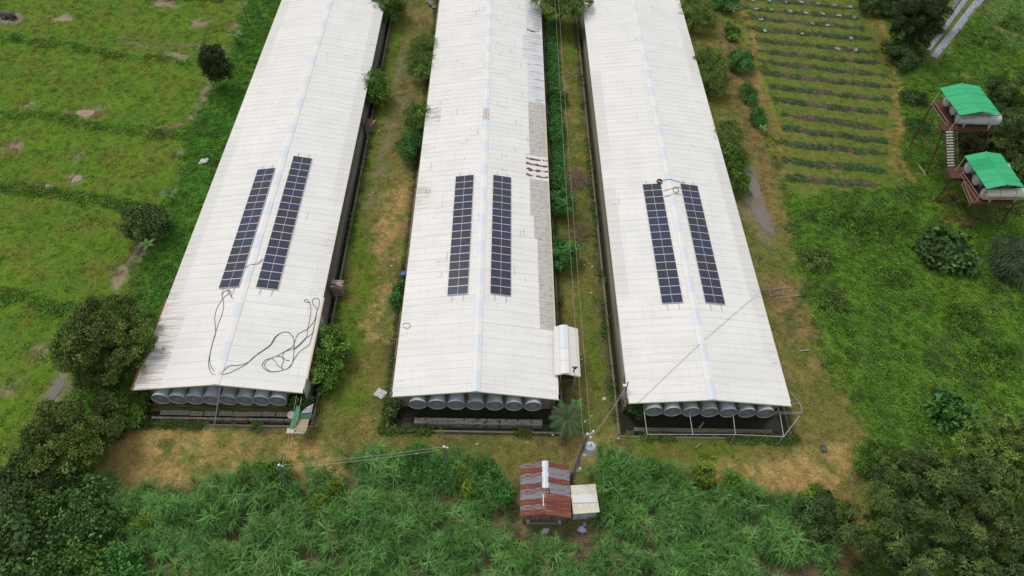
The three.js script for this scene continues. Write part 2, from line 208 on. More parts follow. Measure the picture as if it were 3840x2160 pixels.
// ------------------------------------------------------------------ roof sheets: paint, laps, screw rows, dirt and rust
function roofMap(bi, side) { // u along the house (0 front), v from ridge (0) to eave (1)
  const L = 93, w = 2048, h = 256, sl = 8.2, r = rng(bi * 10 + side + 300), streaks = [];
  for (let k = 0; k < 150; k++) streaks.push([r() * L, r() < 0.75 ? 0.86 + 0.1 * r() : 0.3 + r() * 0.6, 0.04 + r() * 0.14, 0.015 + r() * 0.02, r()]);
  const marks = []; for (let k = 0; k < (bi === 1 ? 40 : 7); k++) marks.push([14 + r() * 60, r() * 0.85, 0.05 + r() * 0.3, r()]);
  const colS = [], colM = []; for (let i = 0; i < w; i++) { const u = (i + 0.5) / w * L; colS.push(streaks.filter(s => Math.abs(u - s[0]) < s[3])); colM.push(marks.filter(m => u > m[0] - 0.1 && u < m[0] + m[2] * 4)); }
  return tex(w, h, (i, j) => { const u = (i + 0.5) / w * L, v = (j + 0.5) / h, s = v * sl;
    let c = mix3([0.82, 0.82, 0.808], [0.765, 0.767, 0.76], clamp(fbm(u * 0.35 + bi * 50, s * 0.5 + side * 9, 3) * 1.7 - 0.4));
    const sheet = Math.floor(u / 0.9); const tone = 0.98 + 0.03 * HS[(sheet * 7 + bi * 991 + side * 313) & 65535]; c = c.map(q => q * tone);
    const grime = fbm(u * 3.1, s * 0.25 + bi * 3, 3); c = mix3(c, [0.60, 0.60, 0.58], 0.28 * sst(0.56, 0.78, grime));
    let lu = Math.abs(u / 0.9 - Math.round(u / 0.9)) * 0.9, ls = Math.abs(s / 0.93 - Math.round(s / 0.93)) * 0.93;
    if (lu < 0.03) c = mix3(c, [0.60, 0.60, 0.59], 0.20 * (0.4 + fbm(u * 2, s * 2.2, 2)));
    if (ls < 0.035) c = mix3(c, [0.46, 0.45, 0.44], 0.30 * sst(0.42, 0.72, fbm(u * 1.4, s * 9 + bi, 2)));
    if (v > 0.83 && bi !== 1) c = mix3(c, [0.60, 0.61, 0.60], 0.5 * sst(0.3, 0.6, fbm(u * 0.12 + 3, bi * 5 + side, 2)));
    for (const [su, sv, len, wd, q] of colS[i]) if (v > sv && v < sv + len) c = mix3(c, [0.42, 0.40, 0.37], 0.25 + 0.3 * q);
    for (const [su, sv, len, q] of colM[i]) { const du = u - su, dv = v - sv; if (Math.abs(dv) < 0.004 + 0.004 * q && du > 0 && du < len * 4) c = mix3(c, [0.30, 0.28, 0.26], 0.5); if (q > 0.6 && Math.abs(du) < 0.05 && dv > 0 && dv < len * 0.5) c = mix3(c, [0.28, 0.26, 0.24], 0.5); }
    const ru = bi === 0 && side === 0 ? sst(14, 4, u) + 0.45 * sst(24, 12, u) : bi === 1 && side === 0 ? 0.9 * sst(4, 1, Math.abs(u - 27.5)) + 0.5 * sst(3, 0.5, Math.abs(u - 54)) + 0.25 * sst(2, 0.5, Math.abs(u - 36)) : bi === 0 && side === 1 ? 0.5 * sst(3, 1, Math.abs(u - 20)) : 0;
    if (ru > 0 && v > 0.68) { const n = fbm(u * 15, s * 0.55 + 40, 3), k = sst(0.70, 0.98, v * 0.78 + n * 0.40 - (1 - ru) * 0.3) * sst(0.42, 0.62, n); c = mix3(c, [0.34, 0.19, 0.16], 0.5 * k); }
    if (bi === 1 && side === 0 && v > 0.75) { const k = sst(3.5, 1, Math.abs(u - 43)) * sst(0.4, 0.7, fbm(u * 4, s, 3)); c = mix3(c, [0.32, 0.31, 0.27], 0.6 * k); }
    return c; }, { srgb: true, wrap: false }); }
const zincMap = tex(512, 64, (i, j) => { const n = fbm(i / 5, j / 40, 3); return mix3([0.88, 0.90, 0.94], [0.42, 0.44, 0.48], sst(0.55, 0.75, n)); }, { srgb: true });
const greyMap = tex(1024, 128, (i, j) => { const n = fbm(i / 7, j / 26, 4), m = fbm(i / 50, j / 20 + 5, 3); let c = mix3([0.46, 0.45, 0.42], [0.60, 0.58, 0.55], m); c = mix3(c, [0.20, 0.19, 0.17], 0.7 * sst(0.55, 0.75, n)); if (j > 96 && m > 0.52) c = mix3(c, [0.42, 0.36, 0.16], 0.4); return c; }, { srgb: true });
const rustMap = tex(256, 64, (i, j) => { const n = fbm(i / 9, j / 12, 3) + 0.30 * Math.sin(i / 256 * Math.PI * 2 * 9 + 2.5 * fbm(j / 20, 3, 2)); return mix3([0.70, 0.71, 0.74], [0.19, 0.07, 0.045], sst(0.62, 0.68, n)); }, { srgb: true });
const roofMats = BARN.map((b, bi) => [0, 1].map(s => new THREE.MeshStandardMaterial({ map: roofMap(bi, s), roughness: 0.62, side: THREE.DoubleSide })));
const zincMat = new THREE.MeshStandardMaterial({ map: zincMap, roughness: 0.32, metalness: 0.55, side: THREE.DoubleSide }), greyMat = new THREE.MeshStandardMaterial({ map: greyMap, roughness: 0.8, side: THREE.DoubleSide }), rustPatch = new THREE.MeshStandardMaterial({ map: rustMap, roughness: 0.75, side: THREE.DoubleSide });
const capWhite = mat(C(0.80, 0.80, 0.79), 0.6), capBlue = mat(C(0.69, 0.745, 0.83), 0.5), capRust = rustPatch;

// a ribbed sheet from a (upper edge) to b (lower edge) between z0 and z1; ribs run down the slope
function ribSheet(xa, ya, xb, yb, z0, z1, lift, uvf) {
  const P = [], UV = [], IX = [], n = 3, wz = z1 - z0, prof = [[0, 0.013]]; for (let k = 0; k < n; k++) { const o = k / n; prof.push([o + 0.07 / n * 3 / 2, 0], [o + (1 - 0.35) / n * 1.2, 0], [o + 1 / n, 0.013]); }
  prof.forEach(([t, y], q) => { const z = z0 + wz * t; for (const [x, yy, e] of [[xa, ya, 0], [xb, yb, 1]]) { P.push(x, yy + y + lift, z); UV.push(...uvf(z, e)); } if (q) { const a = (q - 1) * 2; IX.push(a, a + 1, a + 2, a + 1, a + 3, a + 2); } });
  const g = new THREE.BufferGeometry(); g.setAttribute('position', new THREE.Float32BufferAttribute(P, 3)); g.setAttribute('uv', new THREE.Float32BufferAttribute(UV, 2)); g.setIndex(IX); g.computeVertexNormals(); return g; }

const coneGeo = (() => { const pts = [[0.66, -1.4], [0.70, -0.9], [0.76, -0.4], [0.845, 0], [0.865, 0.0], [0.868, -0.03], [0.785, -0.4], [0.725, -0.9], [0.69, -1.4]].map(([r, z]) => new THREE.Vector2(r, z)); return new THREE.LatheGeometry(pts, 32).rotateX(Math.PI / 2); })();
const guardGeo = merge([0.18, 0.34, 0.5, 0.66, 0.8].map(r => new THREE.TorusGeometry(r, 0.012, 4, 28)).concat([0, 1, 2, 3, 4, 5].map(k => box(1.64, 0.018, 0.012).rotateZ(k * Math.PI / 6)))).translate(0, 0, -0.04);
const meshDiscGeo = new THREE.CircleGeometry(0.835, 32).translate(0, 0, -0.10);
const discMat = new THREE.MeshStandardMaterial({ map: tex(128, 128, (i, j) => { const n = HS[(i * 131 + j * 977) & 65535], m = fbm(i / 20, j / 20, 3); return mix3([0.07, 0.07, 0.085], [0.25, 0.25, 0.28], n * 0.55 + m * 0.5); }, { srgb: true }), roughness: 0.9 });
const hubGeo = new THREE.CylinderGeometry(0.13, 0.13, 0.12, 12).rotateX(Math.PI / 2).translate(0, 0, -0.12), bladeGeo = merge([0, 1, 2, 3, 4, 5].map(k => box(0.5, 0.2, 0.02).rotateX(0.5).translate(0.38, 0, -0.35).rotateZ(k * Math.PI / 3)));
const housGeo = merge([box(1.5, 0.12, 0.3, 0, 0.69, -1.35), box(1.5, 0.12, 0.3, 0, -0.69, -1.35), box(0.12, 1.26, 0.3, -0.69, 0, -1.35), box(0.12, 1.26, 0.3, 0.69, 0, -1.35)]);
const coneMats = [M.cone, new THREE.MeshStandardMaterial({ map: noiseTex([0.28, 0.34, 0.36], [0.46, 0.53, 0.57], 7, 7), roughness: 0.65, side: THREE.DoubleSide }), new THREE.MeshStandardMaterial({ map: noiseTex([0.24, 0.30, 0.27], [0.50, 0.56, 0.61], 5, 9), roughness: 0.65, side: THREE.DoubleSide })];
const bladeMat = mat(C(0.10, 0.10, 0.11), 0.6);

const barnLabels = ['long white poultry house with rust stains along its paddy-side eave and eight fans', 'middle white poultry house with shiny zinc and grey patched sheets along one eave', 'long white poultry house beside the vegetable field with bare pipe canopy frame at its fans'];
BARN.forEach((b, bi) => {
  const t = thing('poultry_house', barnLabels[bi], 'poultry house', V(0, 0, 0), 'poultry houses side by side');
  const L = 93, r = rng(40 + bi), NS = 102, sw = 0.9;
  for (const side of [0, 1]) { const xe = side ? b.xr : b.xl, yr = EAVE + b.rh;
    for (let k = 0; k < NS; k++) { const z1 = b.zf - k * sw, z0 = z1 - sw - 0.03, lift = (k % 2) * 0.004 + r() * 0.004;
      const uvf = (z, e) => [(b.zf - z) / L, e];
      let split = 0; const u = k * sw; // patched lower sheets on the middle house
      if (bi === 1 && side === 1 && u > 8 && u < 79) split = u < 20 ? 1.75 : u < 24 ? 2.1 : u < 30.5 ? 2.5 : u < 34.5 ? 2.95 : u < 45.8 ? 2.45 : u < 55 ? 2.45 : u < 62 ? 3.1 : 2.45;
      if (split) { const xs = xe - split, f = (xs - b.xk) / (xe - b.xk), ys = lerp(yr, EAVE, f);
        part(t, 'roof_sheet', ribSheet(b.xk, yr, xs + 0.12, lerp(yr, EAVE, (xs + 0.12 - b.xk) / (xe - b.xk)), z0, z1, lift + 0.014, (z, e) => [(b.zf - z) / L, e * f]), roofMats[bi][side]);
        const m = u >= 30.5 && u < 34.5 ? rustPatch : u < 45.8 ? greyMat : (u > 62.4 && u < 63.6) ? rustPatch : zincMat, ru = rng(k * 31)();
        const s = part(t, 'roof_sheet', ribSheet(xs, ys, xe, EAVE, z0, z1, lift, (z, e) => [(b.zf - z) * 0.11 + (m === rustPatch ? 0 : ru * 0.2), e]), m); if (m === rustPatch) s.userData.label = 'rust-streaked lower roof sheet';
      } else part(t, 'roof_sheet', ribSheet(b.xk, yr, xe, EAVE, z0, z1, lift, uvf), roofMats[bi][side]); } }
  // ridge caps, alternating white and bluish translucent lengths
  const cl = bi === 1 ? 2.15 : bi === 0 ? 3.0 : 2.15; let z = b.zf + 0.02 , n = 0;
  while (z > FAR) { const len = (bi === 0 ? (n % 2 ? 1.95 : 2.9) : cl) * (0.93 + 0.14 * r()), hw = 0.42, a = Math.atan2(b.rh, 8.05), dy = hw * Math.tan(a), up = 0.055 + (n % 2) * 0.012, z0 = Math.max(FAR, z - len - 0.08);
    const g = merge([plate([V(b.xk - hw, EAVE + b.rh - dy + up, z), V(b.xk, EAVE + b.rh + up + 0.03, z), V(b.xk, EAVE + b.rh + up + 0.03, z0), V(b.xk - hw, EAVE + b.rh - dy + up, z0)], 0.02), plate([V(b.xk, EAVE + b.rh + up + 0.03, z), V(b.xk + hw, EAVE + b.rh - dy + up, z), V(b.xk + hw, EAVE + b.rh - dy + up, z0), V(b.xk, EAVE + b.rh + up + 0.03, z0)], 0.02)]);
    part(t, 'ridge_cap', g, bi === 1 && n === 19 ? capRust : (n + (bi === 0 ? 0 : 1)) % 2 ? capBlue : capWhite); z -= len; n++; }
  // edge trims
  for (const xe of [b.xl, b.xr]) part(t, 'eave_trim', box(0.07, 0.12, L - 1, xe + (xe < b.xk ? -0.03 : 0.03), EAVE - 0.05, b.zf - L / 2), M.trim);
  for (const [x0, x1] of [[b.xl - 0.05, b.xk], [b.xr + 0.05, b.xk]]) part(t, 'barge_board', beam(V(x0, EAVE - 0.06, b.zf + 0.035), V(x1, EAVE + b.rh - 0.05, b.zf + 0.035), 0.05, 0.16), M.trim);
  if (bi === 0) { part(t, 'rain_gutter', [box(0.16, 0.02, 11, b.xl - 0.16, EAVE - 0.06, b.zf - 5.5), box(0.02, 0.14, 11, b.xl - 0.25, EAVE + 0.0, b.zf - 5.5)], mat(C(0.34, 0.17, 0.08), 0.85)); part(t, 'rain_gutter', box(0.14, 0.12, 10, b.xr + 0.15, EAVE, b.zf - 6.5), mat(C(0.62, 0.54, 0.42), 0.7)); }
  // walls
  const fz = b.zf - 1.0;
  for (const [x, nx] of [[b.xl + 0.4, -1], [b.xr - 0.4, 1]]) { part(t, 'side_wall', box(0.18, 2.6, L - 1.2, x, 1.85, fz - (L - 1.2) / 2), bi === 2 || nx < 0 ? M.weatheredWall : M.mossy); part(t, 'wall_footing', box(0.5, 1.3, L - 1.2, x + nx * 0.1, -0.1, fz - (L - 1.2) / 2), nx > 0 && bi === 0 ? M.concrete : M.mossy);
    part(t, 'drain_curb', box(0.22, 1.0, L + 1.5, x + nx * 1.06, -0.32, b.zf - L / 2 + 1.1), M.mossy); }
  { const s = new THREE.Shape([new THREE.Vector2(b.xl + 0.3, -0.7), new THREE.Vector2(b.xr - 0.3, -0.7), new THREE.Vector2(b.xr - 0.3, EAVE - 0.1), new THREE.Vector2(b.xk, EAVE + b.rh - 0.1), new THREE.Vector2(b.xl + 0.3, EAVE - 0.1)]);
    const [f0, f1, nf] = b.fans; for (let k = 0; k < nf; k++) { const h = new THREE.Path(); h.absarc(lerp(f0, f1, k / (nf - 1)), b.fy, 0.66, 0, Math.PI * 2, true); s.holes.push(h); }
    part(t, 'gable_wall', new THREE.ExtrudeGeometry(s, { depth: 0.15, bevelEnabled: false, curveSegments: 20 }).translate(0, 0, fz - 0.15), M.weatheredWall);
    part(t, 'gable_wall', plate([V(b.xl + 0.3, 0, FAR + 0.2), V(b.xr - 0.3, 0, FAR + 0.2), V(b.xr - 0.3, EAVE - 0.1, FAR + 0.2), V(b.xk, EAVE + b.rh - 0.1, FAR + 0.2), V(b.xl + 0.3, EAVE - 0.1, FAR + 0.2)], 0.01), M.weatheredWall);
    part(t, 'floor_slab', box(b.xr - b.xl - 1.2, 0.2, L - 2, (b.xl + b.xr) / 2, -0.1, fz - (L - 2) / 2 - 0.1), M.block);
    for (let k = 0; k < nf; k++) { const f = new THREE.Group(); f.name = 'exhaust_fan'; f.position.set(lerp(f0, f1, k / (nf - 1)), b.fy, b.zf + 0.5); f.rotation.x = -0.03; t.add(f);
      part(f, 'cone', coneGeo, coneMats[(k * 5 + bi * 2) % 3]); part(f, 'guard', guardGeo, M.galv); part(f, 'mesh_screen', meshDiscGeo, discMat); part(f, 'housing', housGeo, M.galv); } }
  // front: concrete ledge, pit wall and curb
  const mx = (b.xl + b.xr) / 2, wx = b.xr - b.xl;
  part(t, 'drain_curb', box(wx + 1.6, 0.9, 0.2, mx, -0.37, b.zf + 2.05), M.mossy);
  if (bi === 1) part(t, 'pit_wall', box(wx - 3.4, 0.95, 0.62, mx + 0.3, -0.2, b.zf + 1.05), M.pale);
  if (bi === 2) part(t, 'pit_wall', box(wx - 2, 0.5, 0.4, mx, -0.45, b.zf + 1.1), M.mossy);
  if (bi === 0) { part(t, 'pit_wall', box(wx - 2, 0.8, 0.22, mx, -0.3, b.zf + 1.35), M.pale); part(t, 'pit_floor', box(wx - 1, 0.1, 1.2, mx, -0.25, b.zf - 0.05), new THREE.MeshStandardMaterial({ map: noiseTex([0.05, 0.045, 0.02], [0.22, 0.19, 0.07], 10, 10), roughness: 0.95 }));
    for (let k = 0; k < 9; k++) part(t, 'concrete_slab', box(1.25 + 0.2 * r(), 0.07, 0.5, f0x(b, k), 0.10 + 0.04 * r(), b.zf + 0.78 + 0.08 * r()).rotateY(0), M.pale); }
  if (bi === 0) part(t, 'wall_panel', box(0.05, 1.9, 9.5, b.xr + 0.06, 2.15, b.zf - 5.0), new THREE.MeshStandardMaterial({ map: noiseTex([0.36, 0.36, 0.37], [0.58, 0.58, 0.58], 8, 8), roughness: 0.9 }));
  if (bi === 2) part(t, 'wall_panel', box(0.05, 1.2, 6, b.xl + 0.02, 2.5, b.zf - 6.5), new THREE.MeshStandardMaterial({ map: noiseTex([0.3, 0.3, 0.31], [0.5, 0.5, 0.5], 8, 8), roughness: 0.9 }));
});
const drainWater = new THREE.MeshPhysicalMaterial({ color: C(0.035, 0.034, 0.022), roughness: 0.18, specularIntensity: 0.8 });
BARN.forEach((b, bi) => { const rects = [[b.xl - 0.55, b.xr + 0.55, b.zf + 1.45, b.zf + 1.95]]; if (bi) rects.push([b.xl + 0.2, b.xr - 0.2, b.zf - 0.95, bi === 1 ? b.zf + 0.72 : b.zf + 0.9]); rects.push([b.xl - 0.55, b.xl + 0.22, b.zf - 92, b.zf + 1.44], [b.xr - 0.22, b.xr + 0.55, b.zf - 92, b.zf + 1.44]);
  structure('drain_water', rects.map(([x0, x1, z0, z1]) => new THREE.PlaneGeometry(x1 - x0, z1 - z0).rotateX(-Math.PI / 2).translate((x0 + x1) / 2, -0.62, (z0 + z1) / 2)), drainWater); });
function f0x(b, k) { return b.xl + 2.4 + k * 1.42; }

// ------------------------------------------------------------------ solar arrays
{
  const PW = 2.278, PD = 1.134, PITCH = 1.15, GAP = 0;
  const cell = base => tex(256, 128, (i, j) => { let c = base.slice(); const n = 0.9 + 0.2 * HS[(i * 57 + j * 911) & 65535]; c = c.map(q => q * n); const row = (j % 21.33), col = ((i < 128 ? i : i - 128) % 10.6);
    if (row < 1.3) c = mix3(c, [0.16, 0.17, 0.21], 0.55); if (col < 0.8) c = mix3(c, [0.10, 0.11, 0.14], 0.3); if (Math.abs(i - 127.5) < 2.4) c = [0.62, 0.65, 0.71]; return c; }, { srgb: true, wrap: false });
  const cm = [[0.011, 0.015, 0.048], [0.014, 0.014, 0.036], [0.010, 0.018, 0.064]].map(c => new THREE.MeshPhysicalMaterial({ map: cell(c), roughness: 0.22, clearcoat: 0.6, clearcoatRoughness: 0.08 }));
  const fg = merge([box(PW, 0.04, 0.032, 0, 0, PD / 2 - 0.016), box(PW, 0.04, 0.032, 0, 0, -PD / 2 + 0.016), box(0.032, 0.04, PD - 0.064, PW / 2 - 0.016, 0, 0), box(0.032, 0.04, PD - 0.064, -PW / 2 + 0.016, 0, 0), box(PW - 0.06, 0.004, PD - 0.06, 0, -0.012, 0)]);
  const cg = new THREE.PlaneGeometry(PW - 0.064, PD - 0.064).rotateX(-Math.PI / 2).translate(0, 0.012, 0);
  const ZB = [[-44.81, -44.89], [-44.64, -44.71], [-44.32, -44.39]];
  const where = ['rust-stained poultry house', 'middle poultry house', 'poultry house beside the vegetable field'], lab2 = [['shorter row of dark blue solar panels on the rust-stained poultry house', 'longer row of eighteen dark blue solar panels on the rust-stained poultry house'], ['row of solar panels on the middle poultry house, on the slope facing the rust-stained house', 'row of solar panels on the middle poultry house, on the slope with the patched eave'], ['row of solar panels next to the black cable coil, on the house by the field', 'row of solar panels on the roof slope that faces the vegetable field']];
  BARN.forEach((b, bi) => { for (const side of [0, 1]) {
    const sg = side ? 1 : -1, sl = Math.atan2(b.rh, 8.07), w = PW * Math.cos(sl), off = side ? b.offR : b.offL, n = side ? b.nR : b.nL, zb = ZB[bi][side];
    const xc = b.xk + sg * (off + w / 2), yc = roofY(b, xc), len = n * PITCH;
    const t = thing('solar_array', lab2[bi][side], 'solar panels', V(xc, yc + 0.045, zb - len / 2), 'solar panel rows on the roofs'); t.rotation.z = side ? -sl : sl; const r = rng(bi * 7 + side + 60);
    for (const x of [-0.62, 0.62]) part(t, 'mounting_rail', box(0.045, 0.05, len + 1.5, x, 0.025, 0.1), M.galv);
    for (let k = 0; k < n; k++) { const f = part(t, 'solar_panel', fg, M.alu); f.position.set(0, 0.072, len / 2 - PITCH * (k + 0.5)); part(f, 'cell_sheet', cg, cm[Math.floor(r() * 3)]); }
  } });
}

// ------------------------------------------------------------------ cables lying on the roofs
{
  const z5 = (bi, pts, up = 0.05) => pts.map(([x, y]) => roofHit(BARN[bi], 750 + x / 3.22, 1000 + y / 3.22, up));
  const cb = (bi, list, r, label, f = z5) => { const geos = list.map(p => tube(f(bi, p), r, p.length * 8, 5)); const m = solo('cable', geos, M.cable, label, 'cable'); return m; };
  cb(0, [[[400, 388], [345, 320], [330, 300], [345, 285], [362, 300], [340, 330], [275, 385], [210, 490], [178, 610], [186, 740], [187, 800], [150, 930], [118, 1080], [120, 1160], [160, 1250], [240, 1297], [330, 1290], [440, 1240], [560, 1175], [650, 1090], [850, 950], [910, 860], [975, 800], [1040, 787], [1100, 815], [1130, 880], [1135, 980], [1125, 1120], [1095, 1200], [1030, 1240], [900, 1268], [800, 1250], [752, 1190], [790, 1125], [860, 1110], [905, 1140], [945, 1200], [1010, 1240]],
    [[382, 375], [375, 320], [345, 280], [290, 300], [268, 350], [284, 440], [270, 560], [220, 690], [185, 800], [140, 960], [105, 1140], [110, 1230], [150, 1295], [210, 1303], [270, 1270], [350, 1200], [460, 1190], [570, 1160], [700, 1050], [850, 940], [905, 850], [990, 795], [1070, 792], [1125, 850]]], 0.024, 'twin black cable snaking down the rust-stained roof from its solar panels');
  cb(0, [[[1330, 434], [1275, 425], [1257, 405], [1285, 393], [1320, 430], [1338, 530], [1320, 660], [1298, 760], [1285, 850], [1230, 920], [1140, 1000]], [[1415, 510], [1360, 440], [1360, 400], [1400, 380], [1440, 400], [1435, 470], [1410, 540], [1385, 640], [1310, 740], [1180, 820], [1145, 900], [1120, 960], [1020, 1030], [1000, 1080], [1030, 1125], [1085, 1133]], [[1410, 545], [1385, 690], [1350, 810], [1270, 865], [1160, 970], [1010, 1030], [925, 1080], [850, 1110], [785, 1160], [785, 1210], [850, 1262], [960, 1260], [1060, 1225], [1110, 1170], [1135, 1120], [1220, 1010], [1310, 950], [1345, 860], [1385, 680]], [[925, 1080], [985, 1090], [1008, 1140], [985, 1200], [1000, 1235]]], 0.024, 'loops of black cable tangled on the rust-stained roof by its gutter');
  const z6 = (bi, pts) => pts.map(([x, y]) => roofHit(BARN[bi], 700 + x / 2.415, 550 + y / 2.415, 0.1));
  cb(0, [[[535, 1095], [560, 1075], [600, 1065], [640, 1058], [690, 1015]]], 0.03, 'short grey cable joining the two panel rows over the rust-stained ridge', z6);
  const z8 = (bi, pts) => pts.map(([x, y]) => roofHit(BARN[bi], 2250 + x / 2.4143, 600 + y / 2.4143, 0.1));
  cb(2, [[[560, 185], [630, 175], [690, 190], [770, 208]], [[575, 275], [640, 262], [690, 248], [710, 270], [700, 295], [670, 290], [660, 265], [690, 245], [730, 250]], [[583, 328], [630, 320], [660, 305], [737, 310]]], 0.03, 'loose dark cables lying between panel rows on the field-side house', z8);
  { const p = roofHit(BARN[2], 2250 + 538 / 2.4143, 600 + 196 / 2.4143, 0.12), g = []; for (let k = 0; k < 4; k++) g.push(new THREE.TorusGeometry(0.27 + 0.03 * (k % 2), 0.045, 6, 20).rotateX(Math.PI / 2).translate(p.x, p.y + 0.05 * k, p.z)); solo('cable_coil', g, M.black, 'black coiled cable standing at the end of a solar panel row', 'cable coil'); }
  cb(1, [[[1365, 640], [1370, 622], [1400, 612], [1435, 622], [1445, 645], [1425, 668], [1395, 670], [1375, 655]]], 0.02, 'thin grey cable loop on the middle roof near its gutter', (bi, pts) => pts.map(([x, y]) => roofHit(BARN[bi], 1040 + x / 2.898, 1000 + y / 2.898, 0.06)));
  cb(1, [[[225, 410], [235, 398], [255, 393], [272, 400], [268, 415], [245, 424], [228, 420]]], 0.015, 'grey cable ring lying on the middle roof below its rust stain', (bi, pts) => pts.map(([x, y]) => roofHit(BARN[bi], 1500 + x / 2.4143, 550 + y / 2.4143, 0.05)));
}

// ------------------------------------------------------------------ small buildings
const corr = (mc, n, o = {}) => mat(mc, 0.7, o);
// sloped rectangle roof sheet with ribs between two edges: a0-a1 upper edge, b0-b1 lower edge
function sheet3(a0, a1, b0, b1, n = 12, amp = 0.018) { const P = [], UV = [], IX = []; for (let k = 0; k <= n; k++) { const t = k / n, a = a0.clone().lerp(a1, t), b = b0.clone().lerp(b1, t), y = k % 2 ? amp : 0; P.push(a.x, a.y + y, a.z, b.x, b.y + y, b.z); UV.push(t, 0, t, 1); if (k) { const q = (k - 1) * 2; IX.push(q, q + 1, q + 2, q + 1, q + 3, q + 2); } }
  const g = new THREE.BufferGeometry(); g.setAttribute('position', new THREE.Float32BufferAttribute(P, 3)); g.setAttribute('uv', new THREE.Float32BufferAttribute(UV, 2)); g.setIndex(IX); g.computeVertexNormals(); return g; }
const box8 = (c, h0, h1) => { const lo = c.map(p => V(p.x, h0, p.z)), hi = c.map(p => V(p.x, h1, p.z)); return plate(hi, h1 - h0); };
const inset = (c, k) => { const m = c.reduce((a, b) => a.add(b), V(0, 0, 0)).multiplyScalar(1 / c.length); return c.map(p => p.clone().lerp(m, k)); };

// annex on the side of the middle house
{
  const z = crop(2040, 1200, 5.175), e = 3.45, rg = 3.95;
  const bl = z(182, 130, e), rb = z(378, 95, rg), br = z(645, 168, e - 0.05), fl = z(200, 1062, e), rf = z(410, 1032, rg), fr = z(700, 1092, e - 0.05);
  const t = thing('annex_shed', 'small white gable-roofed annex built against the middle poultry house', 'shed', V(0, 0, 0));
  const rm = new THREE.MeshStandardMaterial({ map: tex(256, 128, (i, j) => { let c = mix3([0.78, 0.775, 0.75], [0.66, 0.66, 0.65], clamp(fbm(i / 12, j / 40, 4) * 1.6 - 0.4)); return c; }, { srgb: true }), roughness: 0.6, side: THREE.DoubleSide });
  const N = 7; for (let k = 0; k < N; k++) for (const [a, b, c, d] of [[rb, rf, bl, fl], [rb, rf, br, fr]]) part(t, 'roof_sheet', sheet3(a.clone().lerp(b, k / N), a.clone().lerp(b, (k + 1.03) / N), c.clone().lerp(d, k / N), c.clone().lerp(d, (k + 1.03) / N), 6).translate(0, (k % 2) * 0.006, 0), rm);
  const hw = V(0.42, 0, 0); for (const [k0, k1, m] of [[0, 0.5, capBlue], [0.49, 0.75, capWhite], [0.74, 1, capWhite]]) { const a = rb.clone().lerp(rf, k0), b = rb.clone().lerp(rf, k1); part(t, 'ridge_cap', [plate([a, b, b.clone().sub(hw).setY(rg - 0.12), a.clone().sub(hw).setY(rg - 0.12)].map(p => p.setY(p.y + 0.06)), 0.02), plate([a.clone(), b.clone(), b.clone().add(hw).setY(rg - 0.03), a.clone().add(hw).setY(rg - 0.03)].map(p => p.setY(p.y + (p.y > rg ? 0 : 0.05))), 0.02)], m); }
  for (const [a, b] of [[fl, rf], [rf, fr]]) part(t, 'barge_board', beam(a.clone().add(V(0, -0.05, 0.04)), b.clone().add(V(0, -0.05, 0.04)), 0.05, 0.12), M.trim);
  part(t, 'eave_trim', beam(br.clone().add(V(0.03, -0.04, 0)), fr.clone().add(V(0.03, -0.04, 0)), 0.05, 0.1), M.trim);
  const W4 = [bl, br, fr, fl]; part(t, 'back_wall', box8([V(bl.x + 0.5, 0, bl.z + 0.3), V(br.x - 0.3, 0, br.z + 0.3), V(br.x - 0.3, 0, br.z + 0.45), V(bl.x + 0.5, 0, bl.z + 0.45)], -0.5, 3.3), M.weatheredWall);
  part(t, 'side_wall', box8([V(fr.x - 0.45, 0, br.z + 0.45), V(fr.x - 0.3, 0, br.z + 0.45), V(fr.x - 0.3, 0, fr.z - 1.2), V(fr.x - 0.45, 0, fr.z - 1.2)], -0.5, 1.3), M.concrete);
  for (const p of [V(fl.x + 0.7, 0, fl.z - 0.2), V(fr.x - 0.4, 0, fr.z - 0.25), V(fr.x - 0.4, 0, (fr.z + br.z) / 2)]) part(t, 'post', bar(p.clone().setY(-0.6), p.clone().setY(3.4), 0.07), M.galv);
}
